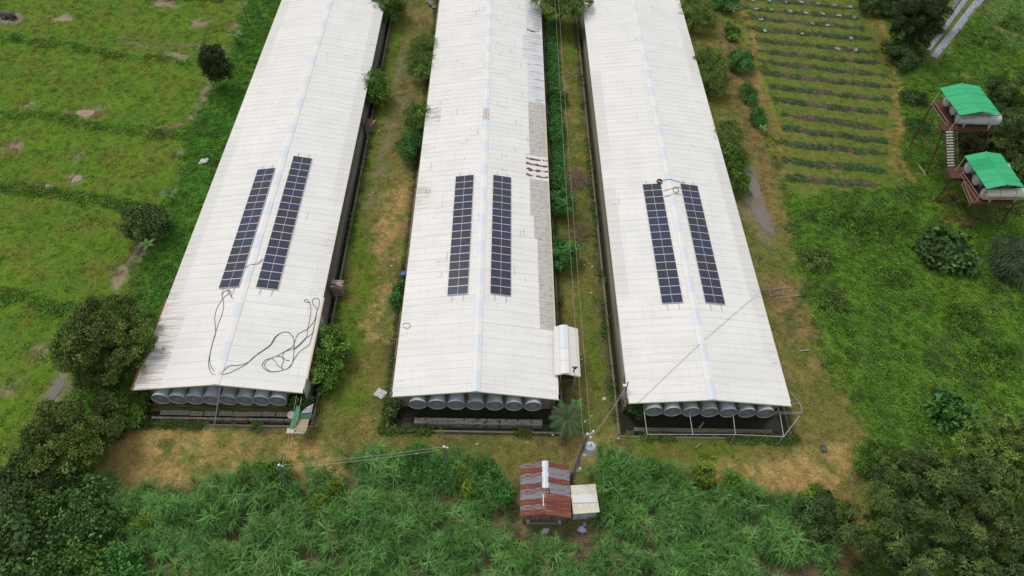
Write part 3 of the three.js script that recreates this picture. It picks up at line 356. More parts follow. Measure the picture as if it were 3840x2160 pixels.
// pump house with rusty roof
{
  const z = crop(1850, 1650, 3.623), e = 2.5, rg = 3.05;
  const bl = z(370, 330, e), rb = z(703, 288, rg), br = z(1030, 350, e), fl = z(365, 1040, e), rf = z(715, 1002, rg), fr = z(1060, 1060, e);
  const rust = (c0, c1, th, seed) => new THREE.MeshStandardMaterial({ map: tex(128, 128, (i, j) => { const n = fbm(i / 9 + seed, j / 30 + seed * 3, 4), m = fbm(i / 22, j / 22 + seed, 3); return mix3(mix3(c0, c0.map(q => q * 0.6), m), c1, sst(th, th + 0.1, n)); }, { srgb: true }), roughness: 0.85, side: THREE.DoubleSide });
  const R1 = [0.165, 0.052, 0.045], R2 = [0.30, 0.090, 0.045], GR = [0.27, 0.29, 0.325];
  const mats = { r: rust(R1, R2, 0.58, 1), o: rust([0.24, 0.075, 0.05], [0.32, 0.14, 0.07], 0.55, 2), g: rust(GR, R1, 0.62, 3), m: rust(GR, R1, 0.48, 4), n: rust(R1, GR, 0.55, 5) };
  const t = thing('pump_house', 'small brick pump house under a rusty red and grey striped tin roof', 'pump house', V(0, 0, 0));
  const left = 'rmngrmgrrr'.split(''), right = 'rgrggorrrr'.split('');
  ['mrmgrmgrmr', 'rggrggorro'].forEach((str, s) => { const n = str.length; for (let k = 0; k < n; k++) { const a = rb.clone().lerp(rf, k / n), b = rb.clone().lerp(rf, (k + 1.04) / n), c = (s ? br : bl).clone().lerp(s ? fr : fl, k / n), d = (s ? br : bl).clone().lerp(s ? fr : fl, (k + 1.04) / n); part(t, 'roof_sheet', sheet3(a, b, c, d, 8, 0.02).translate(0, (k % 2) * 0.012, 0), mats[str[k]]); } });
  const cap = (k0, k1, m, dx) => { const a = rb.clone().lerp(rf, k0), b = rb.clone().lerp(rf, k1), w = 0.3; const dn = (p, s) => p.clone().add(V(s * w + dx, -0.06, 0)); part(t, 'ridge_cap', [plate([a.clone().add(V(dx, 0.06, 0)), b.clone().add(V(dx, 0.06, 0)), dn(b, -1), dn(a, -1)], 0.015), plate([a.clone().add(V(dx, 0.06, 0)), b.clone().add(V(dx, 0.06, 0)), dn(b, 1), dn(a, 1)], 0.015)], m); };
  cap(-0.01, 0.52, capBlue, 0); cap(0.52, 0.62, mats.n, 0.12); 
  part(t, 'lap_flashing', box(0.08, 0.03, 1.1, lerp(rb.x, rf.x, 0.72) - 0.22, rg + 0.02, lerp(rb.z, rf.z, 0.75)), M.white);
  const W4 = inset([bl, br, fr, fl], 0.13); part(t, 'wall', box8(W4, -0.2, e - 0.05), new THREE.MeshStandardMaterial({ map: noiseTex([0.10, 0.07, 0.06], [0.27, 0.20, 0.18], 14, 14), roughness: 0.95, side: THREE.DoubleSide }));
  part(t, 'gable', plate([W4[3].clone().setY(e - 0.05), W4[2].clone().setY(e - 0.05), rf.clone().setZ(W4[3].z).setY(rg - 0.06)], 0.01), M.mossy);
  const p0 = z(470, 1130, 0.55), p1 = z(895, 1135, 0.55); part(t, 'porch_wall', beam(p0.clone().setY(0.4), p1.clone().setY(0.4), 0.22, 0.45), M.concrete); const cm2 = mat(C(0.36, 0.34, 0.30), 0.9); for (const p of [p0, p1]) part(t, 'porch_post', box(0.32, 1.1, 0.55, p.x, 0.35, p.z - 0.2), cm2);
}
// white shed beside it
{
  const z = crop(1850, 1650, 3.623), e = 2.0; const bl = z(1042, 617, e + 0.35), br = z(1387, 600, e + 0.35), fl = z(1085, 1008, e), fr = z(1445, 980, e);
  const cream = new THREE.MeshStandardMaterial({ map: noiseTex([0.60, 0.575, 0.47], [0.72, 0.70, 0.60], 8, 20), roughness: 0.7, side: THREE.DoubleSide });
  const t = thing('store_shed', 'cream tin-roofed store shed next to the rusty pump house', 'shed', V(0, 0, 0));
  part(t, 'roof_sheet', sheet3(bl, bl.clone().lerp(br, 0.5), fl, fl.clone().lerp(fr, 0.5), 12), cream); part(t, 'roof_sheet', sheet3(bl.clone().lerp(br, 0.48), br, fl.clone().lerp(fr, 0.48), fr, 12).translate(0, 0.012, 0), cream);
  { const a = z(1045, 748, e + 0.3), b = z(1405, 728, e + 0.3), c = z(1085, 855, e + 0.2), d = z(1420, 845, e + 0.2); const s = part(t, 'cover_sheet', sheet3(a, b, c, d, 16, 0.02), M.white); s.userData.label = 'loose white ribbed sheet across the roof'; }
  part(t, 'wall', box8(inset([bl, br, fr, fl], 0.12), -0.1, e - 0.03), new THREE.MeshStandardMaterial({ map: noiseTex([0.38, 0.37, 0.38], [0.56, 0.56, 0.58], 8, 8), roughness: 0.9, side: THREE.DoubleSide }));
}
// lean-to of odd sheets at the corner of the first house
{
  const z = crop(1050, 1480, 6.038), t = thing('lean_to', 'patchwork lean-to of green sheet, tin and split bamboo at a house corner', 'lean-to', V(0, 0, 0)); const h = 1.9;
  const g1 = part(t, 'roof_sheet', plate([z(385, 235, h + 0.25), z(455, 300, h + 0.25), z(420, 545, h + 0.25), z(290, 775, h + 0.1), z(208, 765, h + 0.1)], 0.03), M.greenTop); g1.userData.label = 'faded green sheet';
  part(t, 'roof_sheet', plate([z(465, 425, h + 0.2), z(590, 290, h + 0.25), z(755, 205, h + 0.2), z(718, 400, h + 0.12)], 0.03), new THREE.MeshStandardMaterial({ map: noiseTex([0.26, 0.22, 0.20], [0.40, 0.42, 0.46], 6, 6), roughness: 0.7, side: THREE.DoubleSide })).userData.label = 'grey tin sheet';
  part(t, 'roof_sheet', plate([z(440, 425, h + 0.08), z(718, 398, h + 0.06), z(690, 532, h), z(420, 548, h + 0.04)], 0.02), M.greenDark).userData.label = 'dark green sheet';
  const A = z(410, 552, h - 0.05), B = z(670, 538, h - 0.1), D = z(325, 845, h - 0.15), E = z(590, 830, h - 0.2), n = 13;
  const sm = [[0.40, 0.34, 0.25], [0.46, 0.36, 0.20], [0.36, 0.31, 0.26], [0.5, 0.4, 0.24]].map(c => mat(C(...c), 0.9)), r = rng(8);
  for (let k = 0; k < n; k++) { const q = (k + 0.5) / n; part(t, 'slat', beam(A.clone().lerp(D, q), B.clone().lerp(E, q - r() * 0.01), 0.11, 0.03 + 0.02 * r()), sm[Math.floor(r() * 4)]); }
  part(t, 'ridge_trim', plate([z(172, 742, h + 0.15), z(205, 765, h + 0.15), z(290, 780, h + 0.15), z(350, 750, h + 0.1), z(300, 872, h), z(140, 868, h)], 0.03), mat(C(0.62, 0.58, 0.42), 0.7));
  part(t, 'eave_sheet', plate([z(300, 868, h - 0.05), z(330, 840, h - 0.05), z(590, 835, h - 0.2), z(525, 885, h - 0.25)], 0.02), M.galv);
  for (const [x, y] of [[220, 740], [640, 800], [700, 540], [400, 300]]) { const p = z(x, y, h); part(t, 'post', bar(p.clone().setY(-0.4), p.clone().setY(h - 0.1), 0.045), M.bark); }
  part(t, 'beam', [beam(z(220, 745, h - 0.12), z(640, 800, h - 0.24), 0.07, 0.07), beam(z(400, 300, h), z(700, 540, h - 0.1), 0.07, 0.07)], M.bark);
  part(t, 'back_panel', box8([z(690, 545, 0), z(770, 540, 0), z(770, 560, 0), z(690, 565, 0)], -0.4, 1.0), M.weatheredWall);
  const b = z(283, 455, 0.75); solo('basin', new THREE.LatheGeometry([[0.02, 0.02], [0.24, 0.02], [0.36, 0.24], [0.39, 0.24], [0.26, -0.01], [0, -0.01]].map(p => new THREE.Vector2(...p)), 20).rotateX(0.35).translate(b.x - 0.1, b.y - 0.05, b.z), M.white, 'round white basin beside the patchwork lean-to', 'basin');
  const st = z(270, 890, 0.4), st2 = z(545, 1065, 0); solo('bamboo_pole', bar(st, st2, 0.03), M.wood, 'thin bamboo prop below the patchwork lean-to', 'pole');
}
// feed hatches on the wall of the first house
function hatch(sx, sy, w, d, h, label, m) { const c = S(sx, sy, h), t = thing('wall_hatch', label, 'hatch', V(c.x, 0, c.z)); part(t, 'roof_sheet', sheet3(V(-w / 2, h + 0.12, -d / 2), V(-w / 2, h + 0.12, d / 2), V(w / 2, h, -d / 2), V(w / 2, h, d / 2), 10, 0.02), m); part(t, 'box', box(w * 0.86, h + 0.4, d * 0.84, 0, h / 2 - 0.25, 0), M.block); part(t, 'frame', [box(0.06, 0.06, d * 0.9, w / 2 - 0.08, h - 0.06, 0), box(0.06, 0.06, d * 0.9, -w / 2 + 0.08, h + 0.06, 0)], M.wood); return t; }
hatch(1040 + 648 / 2.898, 1000 + 195 / 2.898, 1.35, 1.25, 1.5, 'wall hatch with rust-striped tin roof beside the first poultry house', new THREE.MeshStandardMaterial({ map: tex(128, 64, (i, j) => mix3([0.40, 0.38, 0.38], [0.13, 0.055, 0.05], sst(0.42, 0.55, fbm(i / 12, j / 40, 3) )), { srgb: true }), roughness: 0.8, side: THREE.DoubleSide }));
hatch(900 + 1162 / 2.415, 1110 / 2.415, 1.0, 1.6, 1.3, 'dark rusty wall hatch with a yellow board leaning on it', M.rustDark);
{ const a = S(900 + 1195 / 2.415, 1120 / 2.415, 0.5); solo('yellow_board', plate([a.clone().add(V(-0.45, -0.15, -0.4)), a.clone().add(V(0.5, 0.3, -0.55)), a.clone().add(V(0.35, 0.2, -0.05)), a.clone().add(V(0.15, 0.0, 0.5)), a.clone().add(V(-0.4, -0.3, 0.45))], 0.03), mat(C(0.55, 0.40, 0.15), 0.8), 'torn yellow board leaning on the dark rusty hatch', 'board'); }

// ------------------------------------------------------------------ bare pipe canopy frame in front of the field-side house
{
  const z = crop(2200, 1380, 2.862), t = thing('pipe_canopy_frame', 'bare galvanised pipe canopy frame in front of the field-side house fans', 'frame', V(0, 0, 0)); const hN = 2.15, hF = 2.35;
  const N = [[650, 713], [1140, 713], [1595, 715], [2115, 737]].map(p => z(...p, hN)), F = [[615, 460], [1100, 462], [1568, 465], [2070, 473]].map(p => z(...p, hF)), FR = z(2315, 478, hF);
  const pm = mat(C(0.40, 0.42, 0.45), 0.5, { metalness: 0.2 }), rr = 0.04;
  for (let k = 0; k < 3; k++) part(t, 'rail', bar(N[k], N[k + 1], rr), pm);
  part(t, 'rail', bar(F[0], F[1], rr), pm); part(t, 'rail', bar(F[2], F[3], rr), pm); part(t, 'rail', bar(F[3], FR, rr), pm);
  part(t, 'rail', bar(z(617, 492, 1.9), z(2310, 492, 2.2), 0.03), pm);
  for (let k = 0; k < 4; k++) part(t, 'rafter', bar(N[k], F[k], rr), pm);
  for (let k = 0; k < 4; k++) part(t, 'post', bar(N[k].clone().setY(-0.1), N[k], 0.035), pm);
  const E0 = z(615, 392, 3.05), E1 = z(1096, 425, 2.8), E3 = z(2040, 400, 3.05); part(t, 'strut', bar(F[0], E0, rr), pm); part(t, 'strut', bar(F[1], E1, 0.035), pm); part(t, 'strut', bar(F[3], E3, rr), pm);
  const A = z(2165, 235, 3.0), Bq = z(2290, 380, 2.5); part(t, 'side_rail', bar(A, Bq, 0.035), pm); part(t, 'side_rail', bar(Bq, FR, 0.035), pm); part(t, 'side_rail', bar(z(2200, 378, 2.6), Bq, 0.03), pm); part(t, 'brace', bar(N[3], z(2285, 515, 2.0), 0.045), pm);
  part(t, 'post', bar(FR.clone().setY(-0.1), FR, 0.035), pm);
}
{ const z = crop(400, 1380, 2.862); const a = S(803.6, 1599, 0.02), b = S(824.5, 1458, 4.25); solo('steel_pipe', bar(a, b, 0.05, 8), M.galv, 'long grey pipe propped against the gable of the eight-fan house', 'pipe'); }

// ------------------------------------------------------------------ poles and wires
function sag(a, b, s, n = 14) { const p = []; for (let k = 0; k <= n; k++) { const t = k / n, q = a.clone().lerp(b, t); q.y -= s * 4 * t * (1 - t); p.push(q); } return p; }
const poleTop = S(2202, 1630, 10.2), poleBase = S(2138, 1809, 0);
{
  const t = thing('utility_pole', 'leaning grey utility pole carrying a pale blue transformer drum', 'utility pole', poleBase); const rel = p => p.clone().sub(poleBase), up = rel(poleTop), along = k => up.clone().multiplyScalar(k);
  part(t, 'pole', bar(V(0, -0.3, 0), up, 0.2, 12, 0.13), M.pole);
  const tc = rel(S(2200 + 34 / 2.862, 1380 + 870 / 2.862, 7.9)); const bl = mat(C(0.46, 0.53, 0.62), 0.45);
  const tr = part(t, 'transformer', new THREE.LatheGeometry([[0, -0.62], [0.36, -0.62], [0.4, -0.58], [0.4, 0.5], [0.44, 0.52], [0.44, 0.6], [0.36, 0.68], [0, 0.7]].map(p => new THREE.Vector2(...p)), 24).translate(tc.x, tc.y, tc.z), bl);
  part(tr, 'bushing', [new THREE.CylinderGeometry(0.05, 0.07, 0.32, 8).translate(tc.x, tc.y + 0.85, tc.z), new THREE.CylinderGeometry(0.03, 0.03, 0.1, 8).rotateZ(1.57).translate(tc.x - 0.42, tc.y - 0.1, tc.z + 0.1)], mat(C(0.25, 0.25, 0.27), 0.4));
  part(t, 'bracket', [beam(along(0.78), tc.clone().add(V(-0.3, 0.25, 0)), 0.08, 0.08), beam(along(0.72), tc.clone().add(V(-0.3, -0.35, 0)), 0.08, 0.08)], M.galv);
  part(t, 'crossarm', beam(along(0.985).add(V(-0.1, 0, 0.1)), along(0.985).add(V(0.6, 0.1, -0.3)), 0.09, 0.09), M.galv);
  for (const [x, y, zz] of [[0, 0.12, 0], [0.5, 0.2, -0.2], [0.3, -0.3, 0.1]]) part(t, 'insulator', new THREE.CylinderGeometry(0.08, 0.11, 0.24, 10).translate(up.x + x, up.y + y, up.z + zz), M.white);
  for (const [k, dx] of [[0.6, 0.28], [0.32, 0.3]]) { const p = along(k); part(t, 'meter_box', box(0.42, 0.5, 0.25, p.x + dx, p.y, p.z + 0.1), mat(C(0.50, 0.47, 0.36), 0.7)); }
  part(t, 'drop_cable', tube([along(0.7).add(V(0.75, 0, 0.1)), along(0.62).add(V(0.75, -0.2, 0.1)), along(0.58).add(V(0.3, -0.2, 0.1)), along(0.3).add(V(0.24, 0, 0.1)), along(0.05).add(V(0.24, 0, 0.1))], 0.025, 20), M.cable);
}
function smallPole(bx, by, tx, ty, h, label) { const a = O(bx, by, 0), b = O(tx, ty, h), t = thing('wire_pole', label, 'pole', a, 'grey poles carrying the low wires'); const u = b.clone().sub(a); part(t, 'pole', bar(V(0, -0.2, 0), u, 0.13, 8, 0.1), M.pole); part(t, 'cap', new THREE.SphereGeometry(0.13, 10, 8).translate(u.x, u.y, u.z), M.white); part(t, 'insulator', new THREE.CylinderGeometry(0.07, 0.07, 0.22, 8).rotateZ(1.3).translate(u.x + 0.25, u.y - 0.15, u.z), M.white); return b; }
const p1 = smallPole(727, 1238, 701.5, 1170, 5.2, 'grey wire pole in the tall grass, wires turning toward the eight-fan house'), p2 = smallPole(1129, 1195, 1117, 1124, 6.2, 'grey wire pole where the low wires end above the leafy weeds');
function wires(name, pairs, s, r, label) { const g = pairs.map(([a, b]) => tube(sag(a, b, s), r, 20, 5)); return solo(name, g, M.wire, label, 'wires'); }
wires('wire', [[p1.clone().add(V(0, -0.05, 0)), p2.clone().add(V(-0.05, 0, 0))], [p1.clone().add(V(0.35, -0.55, 0.05)), p2.clone().add(V(-0.4, -0.7, 0))]], 0.25, 0.02, 'pair of low wires strung between the two grey wire poles');
wires('wire', [[p1.clone().add(V(0.3, -0.1, 0)), S(400 + 2038 / 2.862, 1380 + 285 / 2.862, 2.9)], [p1.clone().add(V(0.45, -0.2, 0)), S(400 + 2095 / 2.862, 1380 + 305 / 2.862, 2.9)]], 0.2, 0.02, 'pair of wires running from a grey pole over the patchwork lean-to');
const farW = [[1392, -90], [1400, -90]].map(p => O(...p, 9.5));
{ const mid = (a, list, last) => [a, ...list, last]; const L1 = [[1462, 985, 8.9], [1447, 850, 8.4], [1430, 660, 8.0], [1418, 500, 7.9], [1407, 300, 8.1], [1399, 80, 8.8]].map(p => O(...p)), L2 = [[1466, 960, 8.9], [1452, 820, 8.4], [1437, 640, 8.0], [1424, 480, 7.9], [1412, 300, 8.1], [1404, 80, 8.8]].map(p => O(...p));
  const sy = (P, x0, x1) => { const a = poleTop, b = farW[0], n = 24, q = []; for (let k = 0; k <= n; k++) { const t = k / n; const p = a.clone().lerp(V(x1, 9.5, b.z), t); p.x += x0 * (1 - t); p.y -= 1.1 * 4 * t * (1 - t); q.push(p); } return q; };
  solo('power_line', [tube(sy(L1, -0.35, farW[0].x), 0.016, 60, 5), tube(sy(L2, 0.3, farW[1].x), 0.016, 60, 5)], M.wire, 'pair of overhead wires following the alley beside the middle house', 'wires'); }
{ // leaning corner pole at the field-side house and its wires
  const z = crop(1980, 1150, 2.634), b = z(960, 1070, 0), tp = z(990, 740, 4.6), t = thing('corner_pole', 'short weathered pole with netting at the corner of the field-side house', 'pole', V(0, 0, 0));
  part(t, 'pole', bar(z(935, 975, 0).setY(-0.2), tp, 0.06, 6), M.pole); part(t, 'netting', plate([z(905, 875, 3.0), z(945, 830, 3.4), z(985, 860, 3.1), z(980, 920, 2.5), z(940, 920, 2.4)], 0.03), mat(C(0.34, 0.30, 0.30), 0.95)); part(t, 'insulator', box(0.35, 0.1, 0.25, z(957, 772, 4.3).x, 4.2, z(957, 772, 4.3).z), M.white);
  wires('wire', [[poleTop.clone().add(V(0.5, -0.1, 0)), z(965, 800, 4.0)], [poleTop.clone().add(V(0.4, -0.5, 0.2)), z(910, 900, 3.2)]], 0.35, 0.018, 'wires from the transformer pole down to the field-side house corner');
  { const q0 = S(2200 + 320 / 2.862, 1380 + 580 / 2.862, 0.1), q1 = S(2200 + 545 / 2.862, 1380 + 378 / 2.862, 3.4), q2 = roofHit(BARN[2], 2862, 1082, 0.35), g = [bar(q0, q1, 0.012, 5)]; const N = 16, pts = []; for (let k = 0; k <= N; k++) { const p = q1.clone().lerp(q2, k / N); p.y = Math.max(p.y, p.x > BARN[2].xl && p.x < BARN[2].xr ? roofY(BARN[2], p.x) + 0.09 : 0); pts.push(p); } g.push(tube(pts, 0.012, 60, 5), bar(q2, V(q2.x + 0.8, 0.2, q2.z - 0.2), 0.012, 5)); solo('guy_wire', g, M.cable, 'thin dark line pulled diagonally across the field-side house roof', 'wire'); } }
{ // pole and lamp at the annex
  const z = crop(2040, 1200, 5.175), t = thing('annex_pole', 'short dark pole with fittings rising beside the white annex', 'pole', V(0, 0, 0)), a = z(560, 1250, 0), b = z(588, 912, 4.9); b.x = a.x + 0.45; b.z = z(588, 912, 4.9).z;
  part(t, 'pole', bar(a.clone().setY(-0.3), z(588, 912, 4.9), 0.08, 6), M.pole); part(t, 'fitting', [box(0.5, 0.12, 0.12, z(600, 918, 4.8).x, 4.8, z(600, 918, 4.8).z), box(0.14, 0.3, 0.14, z(615, 930, 4.6).x, 4.6, z(615, 930, 4.6).z)], M.black);
  part(t, 'arm', bar(z(335, 1198, 1.6), z(548, 1158, 2.0), 0.04, 6), M.wood); }

// ------------------------------------------------------------------ water towers
{
  const z = crop(3300, 250, 2.2296);
  const tankGeo = (r, l) => { const pts = []; for (let k = 0; k <= 5; k++) { const a = Math.PI / 2 * (k / 5); pts.push(new THREE.Vector2(Math.sin(a) * r, -l / 2 - (Math.cos(a)) * r * 0.22)); } for (let k = 5; k >= 0; k--) { const a = Math.PI / 2 * (k / 5); pts.push(new THREE.Vector2(Math.sin(a) * r, l / 2 + Math.cos(a) * r * 0.22)); } return new THREE.LatheGeometry(pts, 20).rotateZ(Math.PI / 2); };
  const tankMat = new THREE.MeshStandardMaterial({ map: tex(256, 128, (i, j) => { const n = fbm(i / 14, j / 14, 4); let c = mix3([0.60, 0.62, 0.66], [0.46, 0.46, 0.47], n); return mix3(c, [0.26, 0.17, 0.09], 0.7 * sst(0.66, 0.72, n)); }, { srgb: true }), roughness: 0.5 });
  const rustyTank = new THREE.MeshStandardMaterial({ map: tex(256, 128, (i, j) => { const n = fbm(i / 22 + 8, j / 22, 4); let c = mix3([0.60, 0.61, 0.62], [0.50, 0.47, 0.38], n); return mix3(c, [0.25, 0.15, 0.05], 0.8 * sst(0.54, 0.66, n)); }, { srgb: true }), roughness: 0.55 });
  const greenT = new THREE.MeshStandardMaterial({ map: noiseTex([0.012, 0.40, 0.155], [0.025, 0.55, 0.23], 14, 14), roughness: 0.6, side: THREE.DoubleSide });
  const greens = [[[0.014, 0.40, 0.165], [0.035, 0.55, 0.24]], [[0.020, 0.42, 0.175], [0.045, 0.56, 0.25]], [[0.014, 0.41, 0.16], [0.030, 0.55, 0.23]]].map(([p, q]) => new THREE.MeshStandardMaterial({ map: tex(128, 128, (i, j) => { const n = fbm(i / 9, j / 34, 4), rib = 0.92 + 0.08 * Math.sin(i / 128 * Math.PI * 2 * 4); return mix3(mix3(p, q, n), [0.18, 0.30, 0.19], 0.45 * sst(0.56, 0.74, fbm(i / 20 + 7, j / 11, 3))).map(v => v * rib); }, { srgb: true }), roughness: 0.65, side: THREE.DoubleSide }));
  const greenNet = new THREE.MeshPhysicalMaterial({ color: C(0.02, 0.50, 0.20), roughness: 0.9, transmission: 0.35, thickness: 0, side: THREE.DoubleSide });
  function lattice(t, a, b, w) { // latticed leg from ground a to platform b
    const d = b.clone().sub(a), sx = V(w, 0, 0), sz = V(0, 0, w), g = [], cs = [V(0, 0, 0), sx, sz, sx.clone().add(sz)]; for (const c of cs) g.push(bar(a.clone().add(c), b.clone().add(c), 0.035, 4)); const n = Math.max(4, Math.round(d.length() / 0.8)); for (let k = 0; k < n; k++) { const p = a.clone().addScaledVector(d, k / n), q = a.clone().addScaledVector(d, (k + 1) / n); g.push(bar(p.clone().add(cs[k % 2]), q.clone().add(cs[(k + 1) % 2]), 0.022, 4), bar(p.clone().add(cs[k % 2 ? 2 : 3]), q.clone().add(cs[k % 2 ? 3 : 2]), 0.022, 4), bar(p.clone().add(cs[k % 2 ? 0 : 2]), q.clone().add(cs[k % 2 ? 2 : 0]), 0.022, 4)); }
    part(t, 'leg', g, M.rustDark); }
  function tower(label, hp, plat, legs, roof, tanks, rails, net, rusty) {
    const base = plat.reduce((a, b) => a.add(b.clone()), V(0, 0, 0)).multiplyScalar(1 / plat.length).setY(0); const t = thing('water_tower', label, 'water tower', V(0, 0, 0), 'green-roofed water towers');
    part(t, 'platform', plate(plat, 0.14), M.rustDark);
    for (let k = 0; k < plat.length; k++) { const a = plat[k].clone().add(V(0, -0.22, 0)), b = plat[(k + 1) % plat.length].clone().add(V(0, -0.22, 0)); part(t, 'edge_beam', beam(a, b, 0.1, 0.26), M.rustDark); }
    legs.forEach(([a, b, fat]) => fat ? lattice(t, a.setY(-0.2), b, 0.5) : part(t, 'leg', bar(a.setY(-0.2), b, 0.09, 6), M.rustDark));
    for (let k = 0; k < legs.length; k++) { const [a, b] = legs[k], [c, d] = legs[(k + 1) % legs.length]; const m = (p, q, f) => p.clone().lerp(q, f); for (const [f, g] of [[0.05, 0.5], [0.5, 0.95]]) part(t, 'brace', [bar(m(a, b, f), m(c, d, g), 0.035, 4), bar(m(a, b, g), m(c, d, f), 0.035, 4)], M.rustDark); part(t, 'brace', bar(m(a, b, 0.5), m(c, d, 0.5), 0.045, 4), M.rustDark); }
    for (const [x, y, r, l, ry] of tanks) { const c = z(x, y, hp + 0.3 + r); const g = new THREE.Group(); g.name = 'water_tank'; t.add(g); g.position.copy(c).add(V(l / 2, 0, 0)); g.rotation.y = ry || 0; part(g, 'shell', tankGeo(r, l), rusty && ry === 0.03 ? rustyTank : tankMat); part(g, 'cradle', [-0.32, 0.32].flatMap(q => [beam(V(l * q, -r - 0.3, -0.5), V(l * q, -r * 0.5, -r * 0.8), 0.07, 0.07), beam(V(l * q, -r - 0.3, 0.5), V(l * q, -r * 0.5, r * 0.8), 0.07, 0.07), box(0.08, 0.08, 1.1, l * q, -r - 0.06, 0)]), M.white); part(g, 'band', [-0.2, 0.2].map(q => new THREE.TorusGeometry(r + 0.01, 0.018, 4, 20).rotateY(Math.PI / 2).translate(l * q, 0, 0)), M.rustDark); }
    const [bl, rb, br, fr, rf, fl] = roof, N = 6;
    for (let k = 0; k < N; k++) for (const [a, b, c, d] of [[rb, rf, bl, fl], [rb, rf, br, fr]]) { const s = part(t, 'roof_sheet', sheet3(a.clone().lerp(b, k / N), a.clone().lerp(b, (k + 1.03) / N), c.clone().lerp(d, k / N).add(V(0, -0.04 * (k % 3), 0)), c.clone().lerp(d, (k + 1.03) / N).add(V(0, -0.04 * (k % 2), 0)), 10, 0.035).translate(0, (k % 2) * 0.02, 0), net && a === rb && c === bl && k < 3 && k > 0 ? greenNet : greens[(k * 2 + (c === bl ? 0 : 1)) % 3]); }
    part(t, 'ridge_cap', tube([rb.clone().add(V(0, 0.03, 0)), rf.clone().add(V(0, 0.03, 0))], 0.07, 2, 6), greenT);
    for (const [p] of [[bl], [br], [fr], [fl]]) { const q = p.clone().lerp(base.clone().setY(p.y), 0.06); part(t, 'roof_post', bar(q.clone().setY(hp - 0.1), q.clone().setY(p.y - 0.03), 0.035, 5), M.white); }
    part(t, 'roof_frame', [beam(fl.clone().add(V(0, -0.1, 0)), fr.clone().add(V(0, -0.1, 0)), 0.06, 0.06), beam(bl.clone().add(V(0, -0.1, 0)), br.clone().add(V(0, -0.1, 0)), 0.06, 0.06), beam(fl.clone().add(V(0.1, -0.08, 0)), bl.clone().add(V(0.1, -0.08, 0)), 0.06, 0.06)], M.rustDark);
    for (const [a, b] of rails) part(t, 'railing', [bar(a, b, 0.03, 5), bar(a.clone().add(V(0, -0.45, 0)), b.clone().add(V(0, -0.45, 0)), 0.025, 5), bar(a.clone().add(V(0, -0.9, 0)), a, 0.03, 5), bar(b.clone().add(V(0, -0.9, 0)), b, 0.03, 5)], mat(C(0.42, 0.30, 0.26), 0.8));
    return t; }
  // upper tower
  const hA = 7.3, pA = [z(442, 285, hA), z(800, 262, hA), z(975, 495, hA), z(945, 515, hA), z(528, 530, hA), z(500, 470, hA), z(565, 460, hA)];
  const rA = [z(497, 180, hA + 2.5), z(680, 138, hA + 2.95), z(828, 162, hA + 2.5), z(1012, 402, hA + 2.5), z(850, 376, hA + 2.95), z(668, 405, hA + 2.5)];
  const legA = (x, y, gx, gy) => [z(gx, gy, 0), z(x, y, hA - 0.2), 0];
  tower('taller rusty water tower with green roof over three white tanks', hA, pA, [legA(445, 292, 235, 690), legA(535, 520, 385, 915), legA(930, 505, 800, 860), legA(790, 275, 640, 640)], rA, [[555, 290, 0.68, 4.4], [610, 362, 0.68, 4.4], [655, 432, 0.72, 5.2]], [[z(445, 285, hA + 0.9), z(570, 465, hA + 0.9)]], false, false);
  const hB = 4.3, pB = [z(560, 845, hB), z(640, 840, hB), z(975, 830, hB), z(1150, 1095, hB), z(1140, 1130, hB), z(770, 1140, hB), z(690, 935, hB), z(600, 932, hB)];
  const rB = [z(705, 745, hB + 2.4), z(885, 710, hB + 2.9), z(1010, 730, hB + 2.4), z(1208, 1005, hB + 2.4), z(1062, 988, hB + 2.9), z(893, 1020, hB + 2.4)];
  const legB = (x, y, gx, gy, f) => [z(gx, gy, 0), z(x, y, hB - 0.2), f];
  tower('lower rusty water tower with rust-streaked white tank and green roof', hB, pB, [legB(605, 935, 455, 1125, 0), legB(790, 1145, 650, 1365, 1), legB(1135, 1125, 1005, 1335, 0), legB(960, 850, 830, 1050, 0)], rB, [[735, 845, 0.72, 5.0], [800, 945, 0.70, 4.6], [870, 1058, 0.74, 5.0, 0.03]], [[z(770, 1130, hB + 0.9), z(700, 960, hB + 0.9)], [z(830, 1085, hB + 0.9), z(690, 880, hB + 0.9)]], true, true);
  // stairway between the towers
  const t = thing('steel_stairway', 'steel stairway with pale treads linking the two water towers', 'stairway', V(0, 0, 0)); const a0 = z(545, 535, hA), a1 = z(610, 532, hA), b0 = z(558, 840, hB), b1 = z(622, 836, hB), n = 13;
  for (let k = 0; k < n; k++) { const q = (k + 0.5) / n; part(t, 'tread', beam(a0.clone().lerp(b0, q), a1.clone().lerp(b1, q), 0.26, 0.04), mat(C(0.50, 0.49, 0.48), 0.8)); }
  for (const [a, b] of [[a0, b0], [a1, b1]]) part(t, 'stringer', beam(a, b, 0.05, 0.2), M.rustDark); for (const [a, b] of [[a0, b0], [a1, b1]]) part(t, 'handrail', [bar(a.clone().add(V(0, 0.9, 0)), b.clone().add(V(0, 0.9, 0)), 0.022, 5), bar(a, a.clone().add(V(0, 0.9, 0)), 0.025, 5), bar(b, b.clone().add(V(0, 0.9, 0)), 0.025, 5), bar(a.clone().lerp(b, 0.5), a.clone().lerp(b, 0.5).add(V(0, 0.9, 0)), 0.025, 5)], mat(C(0.28, 0.12, 0.10), 0.8));
